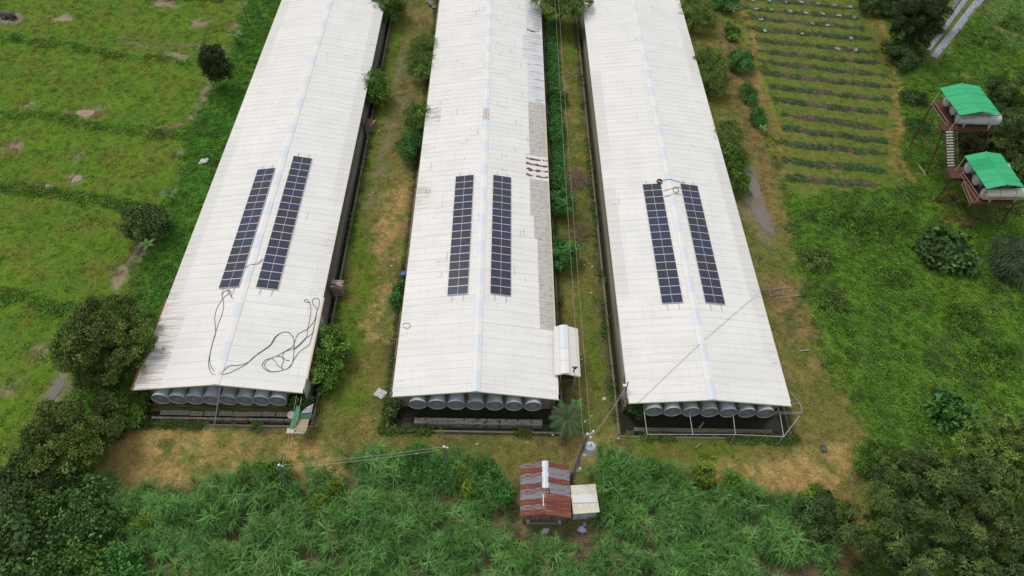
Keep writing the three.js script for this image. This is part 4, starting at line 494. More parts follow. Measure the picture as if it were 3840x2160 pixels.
  const l0 = z(445, 1118, 0.25), l1 = z(700, 1078, 1.2); solo('fallen_truss', [0, 1, 2, 3].map(k => bar(l0.clone().add(V(0, (k & 1) * 0.4, (k >> 1) * 0.4)), l1.clone().add(V(0, (k & 1) * 0.4, (k >> 1) * 0.4)), 0.05, 4)).concat(Array.from({ length: 9 }, (_, k) => bar(l0.clone().lerp(l1, k / 9).add(V(0, 0, (k % 2) * 0.4)), l0.clone().lerp(l1, (k + 1) / 9).add(V(0, 0.4, ((k + 1) % 2) * 0.4)), 0.035, 4))), M.rustDark, 'rusty steel truss lying under the lower water tower', 'truss');
  solo('bamboo_pole', bar(z(538, 1195, 0.1), z(675, 1105, 0.8), 0.04, 6), mat(C(0.48, 0.44, 0.34), 0.8), 'pale straight pole lying beside the rusty truss', 'pole'); solo('bamboo_pole', bar(z(310, 800, 0.1), z(385, 915, 0.3), 0.09, 6), mat(C(0.32, 0.31, 0.30), 0.8), 'grey pole lying at the foot of the taller water tower', 'pole');
}

// ------------------------------------------------------------------ loose things
{
  const p = O(1018, 706, 0), t = thing('blue_drum', 'blue plastic drum standing beside the middle house wall', 'drum', V(p.x, 0, p.z)), bm = mat(C(0.02, 0.13, 0.42), 0.45);
  part(t, 'body', new THREE.LatheGeometry([[0, 0], [0.27, 0], [0.29, 0.05], [0.29, 0.3], [0.305, 0.32], [0.305, 0.36], [0.29, 0.38], [0.29, 0.62], [0.305, 0.64], [0.305, 0.68], [0.29, 0.7], [0.29, 0.88], [0.27, 0.93], [0, 0.93]].map(q => new THREE.Vector2(...q)), 20).scale(1.15, 1.15, 1.15).translate(0, 0.35, 0), bm); part(t, 'rim', new THREE.TorusGeometry(0.31, 0.02, 6, 20).rotateX(1.57).translate(0, 1.42, 0), bm); part(t, 'stand', [box(0.7, 0.12, 0.7, 0, 0.27, 0), box(0.1, 0.4, 0.6, -0.25, 0.05, 0), box(0.1, 0.4, 0.6, 0.25, 0.05, 0)], M.concrete);
}
const crumple = (r, s, seed, flat = 0.5) => { const g = new THREE.IcosahedronGeometry(r, 2), q = g.attributes.position; for (let i = 0; i < q.count; i++) { const x = q.getX(i), y = q.getY(i), z = q.getZ(i), n = 0.6 + 0.8 * fbm(x / r * 1.7 + seed * 3.1, (y * 0.7 + z) / r * 1.7 + seed, 2); q.setXYZ(i, x * n * s, Math.max(-0.03, y * n * flat), z * n); } g.computeVertexNormals(); return g; };
const wm = mat(C(0.55, 0.55, 0.56), 0.7), LIT = 'scraps of white litter on the grass';
const litter = [[513, 407, 0.65, 'white rubbish bag dumped on the lush grass beside the first house'], [1520, 1003, 0.22, 'white plastic container on grass between poultry houses'], [1372, 1336, 0.38, 'white plastic bag on bare soil below the pump house'], [537, 369, 0.2, 'small white scrap on lush grass above the rubbish bag']];
litter.forEach(([x, y, r, l], k) => { const p = O(x, y, 0.05); solo('plastic_bag', merge([crumple(r * 0.7, 1.1, k + 1, 0.5).translate(p.x, gh(p.x, p.z) + r * 0.2, p.z), crumple(r * 0.45, 0.8, k + 6, 0.7).translate(p.x + r * 0.6, gh(p.x, p.z) + r * 0.2, p.z - r * 0.4), crumple(r * 0.35, 1.2, k + 11, 0.6).translate(p.x - r * 0.5, gh(p.x, p.z) + r * 0.1, p.z + r * 0.5)]), wm, l, 'plastic bag'); });
{ const p = O(1465, 1330, 0); solo('plastic_bag', [crumple(0.3, 1.3, 9, 0.45).translate(p.x - 0.1, 0.35, p.z + 0.2), crumple(0.22, 0.8, 12, 0.6).translate(p.x + 0.15, 0.3, p.z - 0.3)], mat(C(0.22, 0.27, 0.36), 0.6), 'blue-grey plastic sack lying by the cream shed', 'plastic bag');
  const q = O(1262, 1214, 1.2); solo('red_cloth', crumple(0.3, 1.3, 21, 0.35).translate(q.x, 1.2, q.z), mat(C(0.62, 0.05, 0.04), 0.8), 'red cloth caught on the leafy weeds', 'cloth');
  const b = O(2069, 1130, 0); solo('bowl', new THREE.LatheGeometry([[0, 0.02], [0.2, 0.02], [0.33, 0.2], [0.36, 0.2], [0.22, -0.02], [0, -0.02]].map(v => new THREE.Vector2(...v)), 18).translate(b.x, 0.06, b.z), mat(C(0.10, 0.09, 0.12), 0.6), 'dark round bowl left on the straw yard', 'bowl');
  const s = O(957, 990, 0.15); solo('board', box(1.1, 0.04, 0.95).rotateY(-0.5).rotateZ(0.06).translate(s.x, 0.16, s.z), new THREE.MeshStandardMaterial({ map: noiseTex([0.36, 0.37, 0.40], [0.62, 0.63, 0.66], 8, 8), roughness: 0.8 }), 'pale square board lying by the corner of the middle house', 'board');
  const lg = (x0, y0, x1, y1, r, l, m = M.wood) => solo('stick', bar(O(x0, y0, 0.12), O(x1, y1, 0.15), r, 6), m, l, 'stick');
  lg(2010, 883, 2036, 880, 0.06, 'pale stick lying on dry straw beside the field-side house', mat(C(0.46, 0.41, 0.34), 0.9)); lg(1472, 1131 - 70, 1480, 1058, 0.06, 'short white stick near the palm'); lg(1749, 1128, 1763, 1116, 0.09, 'short log on the yard in front of the pipe frame'); lg(1757, 1080, 1770, 1062, 0.08, 'pale offcut under the pipe frame'); lg(1847, 905, 1870, 950, 0.04, 'thin cane lying on the brown strip beside the track'); lg(1912, 731, 1985, 722, 0.04, 'bamboo cane sticking out from the field-side roof edge', mat(C(0.40, 0.34, 0.24), 0.9)); lg(1935, 752, 2015, 742, 0.04, 'bent bamboo cane on the dry strip', mat(C(0.40, 0.34, 0.24), 0.9));
  // stacked blocks far up the first alley
  const bk = O(1084, 14, 0), t = thing('block_stack', 'short stack of pale concrete blocks in the alley beside the middle house', 'blocks', V(bk.x, 0, bk.z)); for (let k = 0; k < 3; k++) part(t, 'block', box(0.7, 0.35, 0.8, k * 0.35 - 0.3, 0.18 + 0.12 * (k % 2), k * 0.85 - 0.8).rotateY(0.1 * k), M.concrete);
}
{ // small white scraps in the alleys
  const r = rng(91), P = [[930, 490], [938, 485], [958, 640], [975, 590], [960, 655], [985, 670], [955, 700], [990, 655], [945, 1053], [1472, 1062], [1488, 1048], [1500, 1120], [1470, 668], [1480, 664], [1490, 672], [1476, 655], [1505, 690], [1463, 905], [1503, 545], [1512, 560], [1486, 738], [1200, 1118], [1555, 1105], [1508, 575], [1495, 430], [1450, 130], [1460, 150], [1470, 128], [1488, 122], [908, 1077], [985, 1255 - 200], [1390, 1095]];
  P.forEach(([x, y]) => { const p = O(x, y, 0); solo('litter_scrap', crumple(0.05 + 0.06 * r(), 1.3, r() * 50, 0.6).translate(p.x, gh(p.x, p.z) + 0.09, p.z), wm, 'small white litter scrap lying on the grass between the houses', 'litter', LIT); }); }
function brush(x, y, w, n, label, c, seed) { const r = rng(seed), o = O(x, y, 0), g = []; for (let k = 0; k < n; k++) { const a = r() * Math.PI * 2, l = (0.4 + r()) * w, cx = o.x + (r() - 0.5) * w, cz = o.z + (r() - 0.5) * w * 1.2, y0 = 0.05 + r() * 0.3; g.push(bar(V(cx - Math.cos(a) * l / 2, y0, cz - Math.sin(a) * l / 2), V(cx + Math.cos(a) * l / 2, y0 + (r() - 0.4) * 0.3, cz + Math.sin(a) * l / 2), 0.015 + r() * 0.02, 4)); } solo('brush_pile', g, mat(c, 0.95), label, 'brush pile'); }
brush(1447, 452, 2.6, 90, 'large pile of cut branches in the alley beside the patched roof', C(0.24, 0.17, 0.13), 3); brush(1452, 588, 2.2, 45, 'thin pile of cut twigs below the round bushes', C(0.20, 0.15, 0.10), 4); brush(1440, 190, 1.8, 26, 'bare dry branches lying far up the alley', C(0.36, 0.29, 0.21), 5); brush(1950, 745, 1.6, 30, 'dry bamboo twigs beside the field-side house', C(0.30, 0.24, 0.18), 6);

// ------------------------------------------------------------------ foliage kit
const leafMat = new THREE.MeshPhysicalMaterial({ color: 0xffffff, roughness: 0.6, specularIntensity: 0.45, side: THREE.DoubleSide }), bladeM = new THREE.MeshPhysicalMaterial({ color: 0xffffff, roughness: 0.6, specularIntensity: 0.4, side: THREE.DoubleSide });
function geo(P) { const g = new THREE.BufferGeometry(); g.setAttribute('position', new THREE.Float32BufferAttribute(P, 3)); g.setAttribute('uv', new THREE.Float32BufferAttribute(new Float32Array(P.length / 3 * 2), 2)); g.computeVertexNormals(); return g; }
// one clump of pointed, folded leaves
function leafClump(n, R, len, wid, droop, seed, star = false) { const r = rng(seed), P = [], q = new THREE.Quaternion(); for (let k = 0; k < n; k++) {
    const a = r() * Math.PI * 2, e = star ? 0.5 + 0.5 * r() : Math.acos(1 - r() * 1.3), d = V(Math.cos(a) * Math.sin(e), Math.cos(e), Math.sin(a) * Math.sin(e)), o = d.clone().multiplyScalar(star ? 0.05 : R * (0.35 + 0.65 * r())); if (!star) o.y *= 0.8;
    const dir = d.clone().add(V((r() - 0.5) * 0.9, -droop * (0.5 + r()), (r() - 0.5) * 0.9)).normalize(), sd = dir.clone().cross(V(0, 1, 0.01)).normalize().applyAxisAngle(dir, (r() - 0.5) * 1.2), l = len * (0.7 + 0.6 * r()), w = wid * (0.7 + 0.6 * r()), up = sd.clone().cross(dir);
    const m = o.clone().addScaledVector(dir, l * 0.45), t = o.clone().addScaledVector(dir, l).addScaledVector(V(0, -1, 0), l * 0.15), L = m.clone().addScaledVector(sd, w / 2).addScaledVector(up, w * 0.12), Rr = m.clone().addScaledVector(sd, -w / 2).addScaledVector(up, w * 0.12);
    for (const v of [o, L, t, o, t, Rr]) P.push(v.x, v.y, v.z); } return geo(P); }
function bladeTuft(n, R, len, wid, lean, seed, seg = 3, y0 = 0) { const r = rng(seed), P = []; for (let k = 0; k < n; k++) { const a = r() * Math.PI * 2, rad = R * Math.sqrt(r()), o = V(Math.cos(a * 3.7) * rad, y0 * (0.6 + 0.8 * r()), Math.sin(a * 3.7) * rad), l = len * (0.6 + 0.7 * r()), ln = lean * (0.5 + r()), dir = V(Math.cos(a), 0, Math.sin(a)), sd = V(-Math.sin(a), 0, Math.cos(a)); let prev = null;
    for (let s = 0; s <= seg; s++) { const t = s / seg, x = l * t * Math.min(0.92, 0.25 + 0.45 * ln), y = l * (0.95 * t - 0.55 * ln * t * t), w = wid * (1 - t) * (0.6 + 0.9 * Math.min(1, t * 3)) / 1.2, c = o.clone().addScaledVector(dir, x).add(V(0, y, 0)), A = c.clone().addScaledVector(sd, w / 2), B = c.clone().addScaledVector(sd, -w / 2);
      if (prev) { for (const v of s === seg ? [prev[0], prev[1], c] : [prev[0], prev[1], A, prev[1], B, A]) P.push(v.x, v.y, v.z); } prev = [A, B]; } } return geo(P); }
const KIT = {
  small: [1, 2, 3].map(s => leafClump(16, 0.36, 0.26, 0.13, 0.25, s)), broad: [4, 5, 6].map(s => leafClump(13, 0.42, 0.32, 0.24, 0.3, s)), long: [7, 8, 9].map(s => leafClump(14, 0.3, 0.42, 0.10, 0.7, s, true)), fine: [10, 11, 12].map(s => leafClump(22, 0.38, 0.19, 0.085, 0.15, s)), mid: [13, 14].map(s => leafClump(16, 0.34, 0.24, 0.12, 0.4, s)),
};
const _m = new THREE.Matrix4(), _q = new THREE.Quaternion(), _q2 = new THREE.Quaternion(), _c = new THREE.Color();
function instanced(parent, name, g, m, items) { const im = new THREE.InstancedMesh(g, m, items.length); items.forEach((it, i) => { im.setMatrixAt(i, it.m); im.setColorAt(i, _c.setRGB(...it.c)); }); sh(im); im.name = name; parent.add(im); return im; }
const place = (p, n, spin, s, sy = s) => { _q.setFromUnitVectors(V(0, 1, 0), n); _q2.setFromAxisAngle(V(0, 1, 0), spin); return new THREE.Matrix4().compose(p, _q.clone().multiply(_q2), V(s, sy, s)); };
const tint = (pal, r) => { const t = r() * (pal.length - 1), i = Math.floor(t), c = mix3(pal[i], pal[Math.min(i + 1, pal.length - 1)], t - i), k = 0.55 + 0.9 * r(); return c.map(v => v * k); };
const PALS = {
  olive: [[0.058, 0.112, 0.020], [0.088, 0.150, 0.026], [0.140, 0.195, 0.040], [0.105, 0.165, 0.030]], deep: [[0.045, 0.095, 0.026], [0.064, 0.125, 0.032], [0.095, 0.165, 0.044]], fresh: [[0.080, 0.190, 0.028], [0.115, 0.235, 0.033], [0.085, 0.180, 0.026], [0.175, 0.270, 0.040]],
  vivid: [[0.060, 0.190, 0.044], [0.088, 0.245, 0.052]], lime: [[0.160, 0.260, 0.030], [0.115, 0.215, 0.028], [0.200, 0.280, 0.034]], shrub: [[0.110, 0.205, 0.036], [0.145, 0.245, 0.044], [0.185, 0.280, 0.060]], mango: [[0.062, 0.112, 0.030], [0.092, 0.152, 0.040], [0.125, 0.190, 0.054], [0.080, 0.122, 0.032]], black: [[0.022, 0.040, 0.013], [0.036, 0.060, 0.018], [0.050, 0.080, 0.022]], vine: [[0.055, 0.125, 0.030], [0.100, 0.210, 0.042], [0.065, 0.145, 0.032], [0.140, 0.250, 0.050]], meadow: [[0.105, 0.235, 0.030], [0.140, 0.260, 0.030], [0.090, 0.185, 0.032]], grey: [[0.120, 0.205, 0.050], [0.145, 0.225, 0.052]],
};
function plant(name, label, category, o) { // o: px,py crown centre in overview pixels; hc its height; r:[rx,ry,rz] metres
  const c = O(o.px, o.py, o.hc), r = rng(o.seed || Math.round(o.px * 7 + o.py)), [rx, ry, rz] = o.r, gy = gh(c.x, c.z), t = thing(name, label, category, V(c.x, gy, c.z), o.group), hy = o.hc - gy, pal = PALS[o.pal || 'shrub'];
  const kit = KIT[o.leaf || 'small'], sc = o.ls || 1, dens = (o.dens || 1), lists = kit.map(() => []), mn = Math.min(rx, rz), b0 = o.b || clamp(0.24 * mn, 0.32, 0.75), lobes = [];
  const put = (p, nn, c) => lists[Math.floor(r() * kit.length)].push({ m: place(p, nn, r() * 6.28, sc * (0.7 + 0.6 * r())), c });
  const nb = Math.round(5 + (o.fill || 1.05) * 2 * (rx * rz + rx * ry + rz * ry) / 3 / (b0 * b0)), ph = r() * 6.28;
  for (let k = 0; k < nb; k++) { const u = 1 - 1.45 * (k + 0.5) / nb, a = ph + k * 2.39996 + (r() - 0.5) * 0.9, s = Math.sqrt(1 - u * u), f = (0.62 + 0.42 * r()) * (0.72 + 0.56 * vn(Math.cos(a) * 1.4 + ph * 7 + 20, Math.sin(a) * 1.4 + u * 1.2 + 30)), b = b0 * (0.45 + 0.8 * r()); lobes.push({ c: V(Math.cos(a) * s * rx * f, hy + u * ry * f * 0.95, Math.sin(a) * s * rz * f), b, k: 0.72 + 0.7 * r() * r(), pal: o.tips && r() < o.tips && u > -0.1 ? PALS.lime : pal }); }
  for (const L of lobes) { const n = Math.round(2 * Math.PI * L.b * L.b * 8.5 * dens / (sc * sc)) + 3; for (let k = 0; k < n; k++) { const u = r() * 1.35 - 0.35, a = r() * 6.283, s = Math.sqrt(1 - u * u), d = V(s * Math.cos(a), u, s * Math.sin(a)), p = L.c.clone().add(V(d.x * L.b, d.y * L.b * 0.75, d.z * L.b).multiplyScalar(0.7 + 0.42 * r())); if (p.y < 0.1) p.y = 0.1 + r() * 0.3; put(p, d.add(V(0, o.leaf === 'long' ? 0.9 : 0.5, 0)).normalize(), tint(L.pal, r).map(v => v * L.k)); } }
  const ns = Math.round(8 + 5 * mn); for (let k = 0; k < ns; k++) { const u = r() * 1.1 - 0.15, a = r() * 6.283, s = Math.sqrt(1 - u * u), q = 0.28 + 0.1 * r(); for (let m = 0; m < 4; m++) { const f = 0.82 + 0.13 * m, p = V(Math.cos(a) * s * rx * f, hy + u * ry * f + 0.1 * m, Math.sin(a) * s * rz * f); if (p.y < 0.15) continue; put(p, V(Math.cos(a), 1.1, Math.sin(a)).normalize(), tint(pal, r).map(v => v * 1.1)); } }
  const nc = Math.round(12 * (rx * rz + rx * ry + rz * ry) / 3 * dens / (sc * sc)); for (let k = 0; k < nc; k++) { const u = r() * 1.5 - 0.5, a = r() * 6.283, s = Math.sqrt(Math.max(0, 1 - u * u)), f = 0.35 + 0.35 * r(), p = V(Math.cos(a) * s * rx * f, Math.max(0.15, hy + u * ry * f), Math.sin(a) * s * rz * f); put(p, V(r() - 0.5, 1, r() - 0.5).normalize(), tint(pal, r)); }
  lists.forEach((l, i) => { if (l.length) { const im = instanced(t, 'crown', kit[i], leafMat, l); im.userData.kind = 'stuff'; } });
  const tr = o.trunk ?? Math.max(0.04, rx * 0.035), g = [bar(V(0, -0.3, 0), V((r() - 0.5) * 0.2, hy * 0.75, (r() - 0.5) * 0.2), tr, 7, tr * 0.6)]; for (const L of lobes.slice(2, 12)) g.push(bar(V(0, hy * 0.35, 0), L.c.clone(), tr * 0.5, 5, tr * 0.2)); part(t, 'trunk', g, M.bark); return t; }
const m_ = (px, y) => px / pxm(y);
function shrub(px, py, w, h, label, o = {}) { const rx = m_(w / 2, py) * 1.12, ry = o.ry || Math.max(0.7, rx * 0.8), rz = o.rz || m_(h / 2, py) * 1.15; return plant(o.name || 'shrub', label, o.cat || 'shrub', { px, py, hc: o.hc ?? ry * 0.9, r: [rx, ry, rz], fill: 0.8, dens: 0.85, ...o }); }

// big trees and bushes
plant('tree', 'wide olive-green tree at the paddy edge close to the rust-stained eave', 'tree', { px: 265, py: 855, hc: 3.6, r: [5.0, 3.6, 4.8], pal: 'olive', lobes: 11, seed: 5, dens: 1.1 });
plant('tree', 'yellow-green tree at the corner of the straw yard below the wide olive tree', 'tree', { px: 175, py: 1100, hc: 3.2, r: [3.8, 3.0, 3.6], pal: 'olive', lobes: 9, seed: 6, dens: 1.1 });
plant('tree', 'large dark drooping-leaf tree beside the path end and meadow', 'tree', { px: 2400, py: 1320, hc: 4.6, r: [8.2, 4.2, 6.4], pal: 'mango', leaf: 'long', lobes: 16, seed: 7, dens: 0.9 });
plant('tree', 'paler drooping-leaf tree behind the large dark tree', 'tree', { px: 2520, py: 1130, hc: 3.4, r: [4.6, 3.0, 3.8], pal: 'shrub', leaf: 'long', lobes: 9, seed: 8, dens: 0.8 });
plant('bush', 'soft green bush at the yard edge beside the large dark tree', 'bush', { px: 2215, py: 1160, hc: 1.2, r: [2.4, 1.3, 2.1], pal: 'fresh', leaf: 'fine', lobes: 6, seed: 9 });
plant('bush', 'rounded dark bush with one bright side at the end of the tall grass', 'bush', { px: 2065, py: 1290, hc: 1.8, r: [2.5, 1.8, 2.2], pal: 'deep', leaf: 'mid', lobes: 7, seed: 10, tips: 0.18 });
[[70, 1235, 3.6, 'deep', 'dark big-leaved bush under the yellow-green tree'], [190, 1300, 3.0, 'vine', 'bright vine-covered bush where tall grass begins'], [55, 1370, 3.8, 'deep', 'dark tangled bush below the vine-covered bush'], [180, 1430, 3.0, 'vine', 'bright leafy bush at the foot of the tangled bushes'], [-30, 1310, 3.0, 'deep', 'dark bush at the outer edge of the bush thicket'], [300, 1440, 1.9, 'vivid', 'low bright green bush in front of the tall grass']].forEach(([px, py, r, pal, l], k) => plant('bush', l, 'bush', { px, py, hc: r * 0.62, r: [r, r * 0.7, r * 0.9], pal, leaf: 'broad', seed: 20 + k, ls: 0.9, dens: 0.9, tips: 0 }));
plant('tree', 'tall dark tree standing by the plastic mulch strips', 'tree', { px: 2300, py: 62, hc: 4.8, r: [3.8, 5.6, 3.2], pal: 'black', leaf: 'mid', lobes: 9, seed: 31 });
plant('tree', 'second dark tree crowded behind the tall dark tree', 'tree', { px: 2340, py: -12, hc: 5.0, r: [2.8, 4.4, 2.6], pal: 'black', leaf: 'mid', seed: 30, tips: 0.05 });
plant('bush', 'dark grassy bush at the foot of the tall dark tree', 'bush', { px: 2272, py: 135, hc: 1.2, r: [2.6, 1.5, 3.2], pal: 'deep', leaf: 'mid', seed: 32 });
plant('bush', 'dark bush beyond the far corner of the vegetable rows', 'bush', { px: 2215, py: 5, hc: 1.6, r: [2.8, 1.8, 3.2], pal: 'deep', leaf: 'mid', seed: 33 });
plant('tree', 'tree with lime-green new leaves behind the taller water tower', 'tree', { px: 2525, py: 245, hc: 3.4, r: [3.5, 3.2, 3.0], pal: 'deep', leaf: 'mid', lobes: 10, seed: 34, tips: 0.45 });
plant('tree', 'dark tree standing between the two water towers', 'tree', { px: 2560, py: 350, hc: 3.0, r: [4.8, 3.2, 4.2], pal: 'mango', leaf: 'small', lobes: 9, seed: 35 });
plant('bush', 'dark bush under the platform of the taller water tower', 'bush', { px: 2470, py: 365, hc: 1.2, r: [3.2, 1.5, 2.6], pal: 'black', leaf: 'small', seed: 36 });
plant('tree', 'slim dark tree with pale tips on the paddy edge', 'tree', { px: 540, py: 168, hc: 3.6, r: [1.9, 3.6, 1.7], pal: 'black', leaf: 'mid', lobes: 8, seed: 37, tips: 0.15 });
plant('bush', 'grey-green bush above the muddy path by the paddies', 'bush', { px: 375, py: 560, hc: 1.7, r: [2.4, 1.7, 2.2], pal: 'mango', leaf: 'small', seed: 38 });
plant('bush', 'dense dark bush behind the lower water tower roof', 'bush', { px: 2570, py: 440, hc: 2.0, r: [2.8, 2.0, 2.6], pal: 'deep', leaf: 'small', seed: 39 });
plant('bush', 'dark bush in the gap between stairway and lower tower', 'bush', { px: 2490, py: 418, hc: 1.0, r: [2.2, 1.3, 1.8], pal: 'black', leaf: 'small', seed: 40 });
// shrubs along the houses
shrub(978, 18, 62, 80, 'shrub hanging over the roof edge at the far end of the first alley', { pal: 'fresh', hc: 2.2, ry: 2.1, leaf: 'small' });
shrub(945, 225, 50, 78, 'shrub growing against the first house above the dark hatch', { pal: 'fresh', hc: 1.9, ry: 1.8, leaf: 'small' });
shrub(825, 895, 66, 130, 'leafy shrub by the front corner of the rust-stained house', { pal: 'fresh', hc: 1.6, ry: 1.6, leaf: 'small' }); shrub(838, 968 - 20, 30, 40, 'small light shrub below the leafy corner shrub', { pal: 'fresh', hc: 0.6, ry: 0.7 });
shrub(1066, 150, 62, 130, 'tall shrub beside the wheel tracks at the middle house wall', { pal: 'shrub', hc: 2.0, ry: 2.0, leaf: 'fine' }); shrub(1052, 305, 56, 80, 'loose shrub against the middle house near its rust stain', { pal: 'fresh', hc: 1.8, ry: 1.8, leaf: 'fine' }); shrub(1040, 368, 58, 66, 'round green shrub just below the loose one at the rust stain', { pal: 'vivid', hc: 1.5, ry: 1.5, leaf: 'fine' });
plant('tree', 'spreading tree between the middle and field-side houses', 'tree', { px: 1412, py: 8, hc: 4.2, r: [4.0, 2.6, 3.4], pal: 'shrub', leaf: 'mid', lobes: 9, seed: 41 });
shrub(1415, 512, 58, 66, 'round shrub beside the middle house above the twig pile', { pal: 'vivid', leaf: 'mid', hc: 1.4, ry: 1.3 }); shrub(1413, 640, 70, 68, 'round shrub beside the middle house below the twig pile', { pal: 'vivid', leaf: 'mid', hc: 1.5, ry: 1.4 }); shrub(1400, 463, 40, 40, 'small dark shrub by the rusty roof patch', { pal: 'vivid', leaf: 'mid', hc: 0.8, ry: 0.9 }); shrub(1398, 330, 34, 60, 'narrow bush in the green strip along the patched eave', { pal: 'vivid', leaf: 'mid', hc: 0.8, ry: 0.9 }); shrub(1402, 245, 30, 40, 'low bush in the green strip by the zinc sheets', { pal: 'vivid', leaf: 'fine', hc: 0.7, ry: 0.8 });
shrub(1748, 40, 84, 100, 'dense shrub against the far end of the field-side house', { pal: 'shrub', hc: 2.0, ry: 2.0, leaf: 'fine' }); shrub(1778, 165, 74, 80, 'feathery shrub on the field-side wall opposite the round bush', { pal: 'shrub', hc: 1.9, ry: 1.8, leaf: 'fine' }); shrub(1790, 212, 70, 60, 'lower part-shrub leaning out from the field-side wall', { pal: 'shrub', hc: 1.6, ry: 1.5, leaf: 'fine' }); shrub(1828, 355, 74, 96, 'thick shrub on the field-side wall beside the grass strip', { pal: 'shrub', hc: 1.8, ry: 1.8, leaf: 'fine' }); shrub(1848, 410, 50, 50, 'yellowish shrub below the thick shrub on the field-side wall', { pal: 'fresh', hc: 1.3, ry: 1.3, leaf: 'fine' }); shrub(1858, 455, 40, 74, 'bright shrub by the puddled wheel track', { pal: 'fresh', hc: 1.3, ry: 1.4, leaf: 'fine' });
shrub(1860, 155, 60, 62, 'round bush standing alone between field and house', { pal: 'vivid', hc: 1.2, ry: 1.2, leaf: 'mid' }); shrub(1825, 8, 56, 46, 'dark bush beyond the solitary round bush', { pal: 'vivid', hc: 0.9, ry: 1.0, leaf: 'mid' });
shrub(1840, 80, 26, 60, 'tuft of grass-like weeds near the round bush', { pal: 'fresh', hc: 0.5, ry: 0.6, leaf: 'long' }); shrub(1885, 240, 30, 60, 'strip of green weeds along the straw path', { pal: 'vivid', hc: 0.5, ry: 0.6, leaf: 'fine' }); shrub(1905, 295, 24, 60, 'weeds continuing the green strip along the straw path', { pal: 'vivid', hc: 0.5, ry: 0.55, leaf: 'fine' });
shrub(1105 - 100, 745, 26, 60, 'low weeds on the middle house wall under the blue drum', { pal: 'vivid', hc: 0.4, ry: 0.6 }); shrub(755, 1010, 46, 50, 'dark weeds beside the last fan of the eight-fan house', { pal: 'deep', hc: 0.6, ry: 0.8, leaf: 'mid' }); shrub(988, 1030, 30, 46, 'weeds at the front corner of the middle house', { pal: 'deep', hc: 0.3, ry: 0.6, leaf: 'mid' }); shrub(1600, 1022, 30, 40, 'dark weeds beside the first fan of the field-side house', { pal: 'deep', hc: 0.5, ry: 0.7, leaf: 'mid' });
shrub(330, 1030, 70, 80, 'green scrub between the yard and the eight-fan house corner', { pal: 'fresh', hc: 0.7, ry: 0.9, leaf: 'fine' }); shrub(285, 1075, 60, 60, 'dark scrub beside the straw yard under the trees', { pal: 'deep', hc: 0.7, ry: 0.9, leaf: 'fine' });
plant('bush', 'broad-leaved dark plant mound below the water towers', 'bush', { px: 2382, py: 638, hc: 0.7, r: [2.7, 1.0, 2.5], pal: 'deep', leaf: 'broad', seed: 51, ls: 1.9, dens: 1.5, fill: 0.8 });
plant('bush', 'pale large-leaved plant alone in the meadow', 'bush', { px: 2392, py: 1038, hc: 0.35, r: [1.3, 0.6, 1.4], pal: 'vivid', leaf: 'broad', seed: 52, ls: 1.9, dens: 1.3, fill: 0.5 });
[[2050, 660, 1.9, 'grey', 'grey-green scrub mound at the meadow edge near the track end'], [2095, 760, 1.5, 'grey', 'dark scrub mound in the meadow beside the dry strip'], [2190, 575, 2.2, 'meadow', 'green scrub mound in the meadow below the vegetable rows'], [2120, 560, 1.6, 'meadow', 'low green scrub below the last vegetable row'], [2260, 560, 1.8, 'meadow', 'yellowish scrub mound near the rusty truss'], [2480, 110, 1.8, 'shrub', 'scrub mound beside the mulch strip end'], [2540, 60, 1.6, 'shrub', 'scrub at the edge of the pale field'], [2430, 270, 1.9, 'deep', 'scrub against the taller water tower legs'], [2300, 250, 1.6, 'deep', 'dark scrub along the straw path by the tower'], [2310, 320, 1.5, 'vivid', 'green scrub at the first leg of the taller tower'], [2250, 700, 1.4, 'meadow', 'leafy hummock in the middle of the meadow'], [2500, 900, 2.2, 'meadow', 'wide low scrub in the outer meadow'], [2420, 800, 1.7, 'meadow', 'fresh green hummock below the broad-leaved mound'], [2560, 520, 1.8, 'shrub', 'scrub behind the lower water tower']].forEach(([px, py, r, pal, l], k) => plant('scrub', l, 'scrub', { px, py, hc: r * 0.1, r: [r * 1.15, r * 0.3, r], pal, leaf: 'fine', fill: 0.8, lobes: 6, seed: 70 + k, dens: 0.9 }));
// bright weeds standing in the tall grass
[[845, 1232, 26, 'lime'], [805, 1272, 22, 'lime'], [1160, 1202, 30, 'lime'], [1180, 1235, 18, 'lime'], [1330 - 60, 1250, 20, 'vivid'], [1110, 1180, 60, 'vivid'], [1050, 1165, 60, 'vivid'], [1215, 1190, 60, 'vivid'], [1240, 1215, 50, 'vivid'], [640, 1200, 60, 'fresh'], [365, 1320, 24, 'lime'], [1770, 1195, 36, 'lime'], [1640, 1180, 26, 'vivid'], [700, 1190, 50, 'fresh'], [1650 + 190, 1220, 40, 'fresh']].forEach(([px, py, w, pal], k) => shrub(px, py, w, w, pal === 'lime' ? 'lime-green leafy weed poking out of the tall grass' : 'green leafy weed at the edge of the tall grass', { name: 'weed', cat: 'weed', pal, leaf: 'fine', hc: 1.1, ry: 1.1, fill: 0.55, seed: 90 + k, group: pal === 'lime' ? 'lime weeds in the tall grass' : 'green weeds along the tall grass' }));

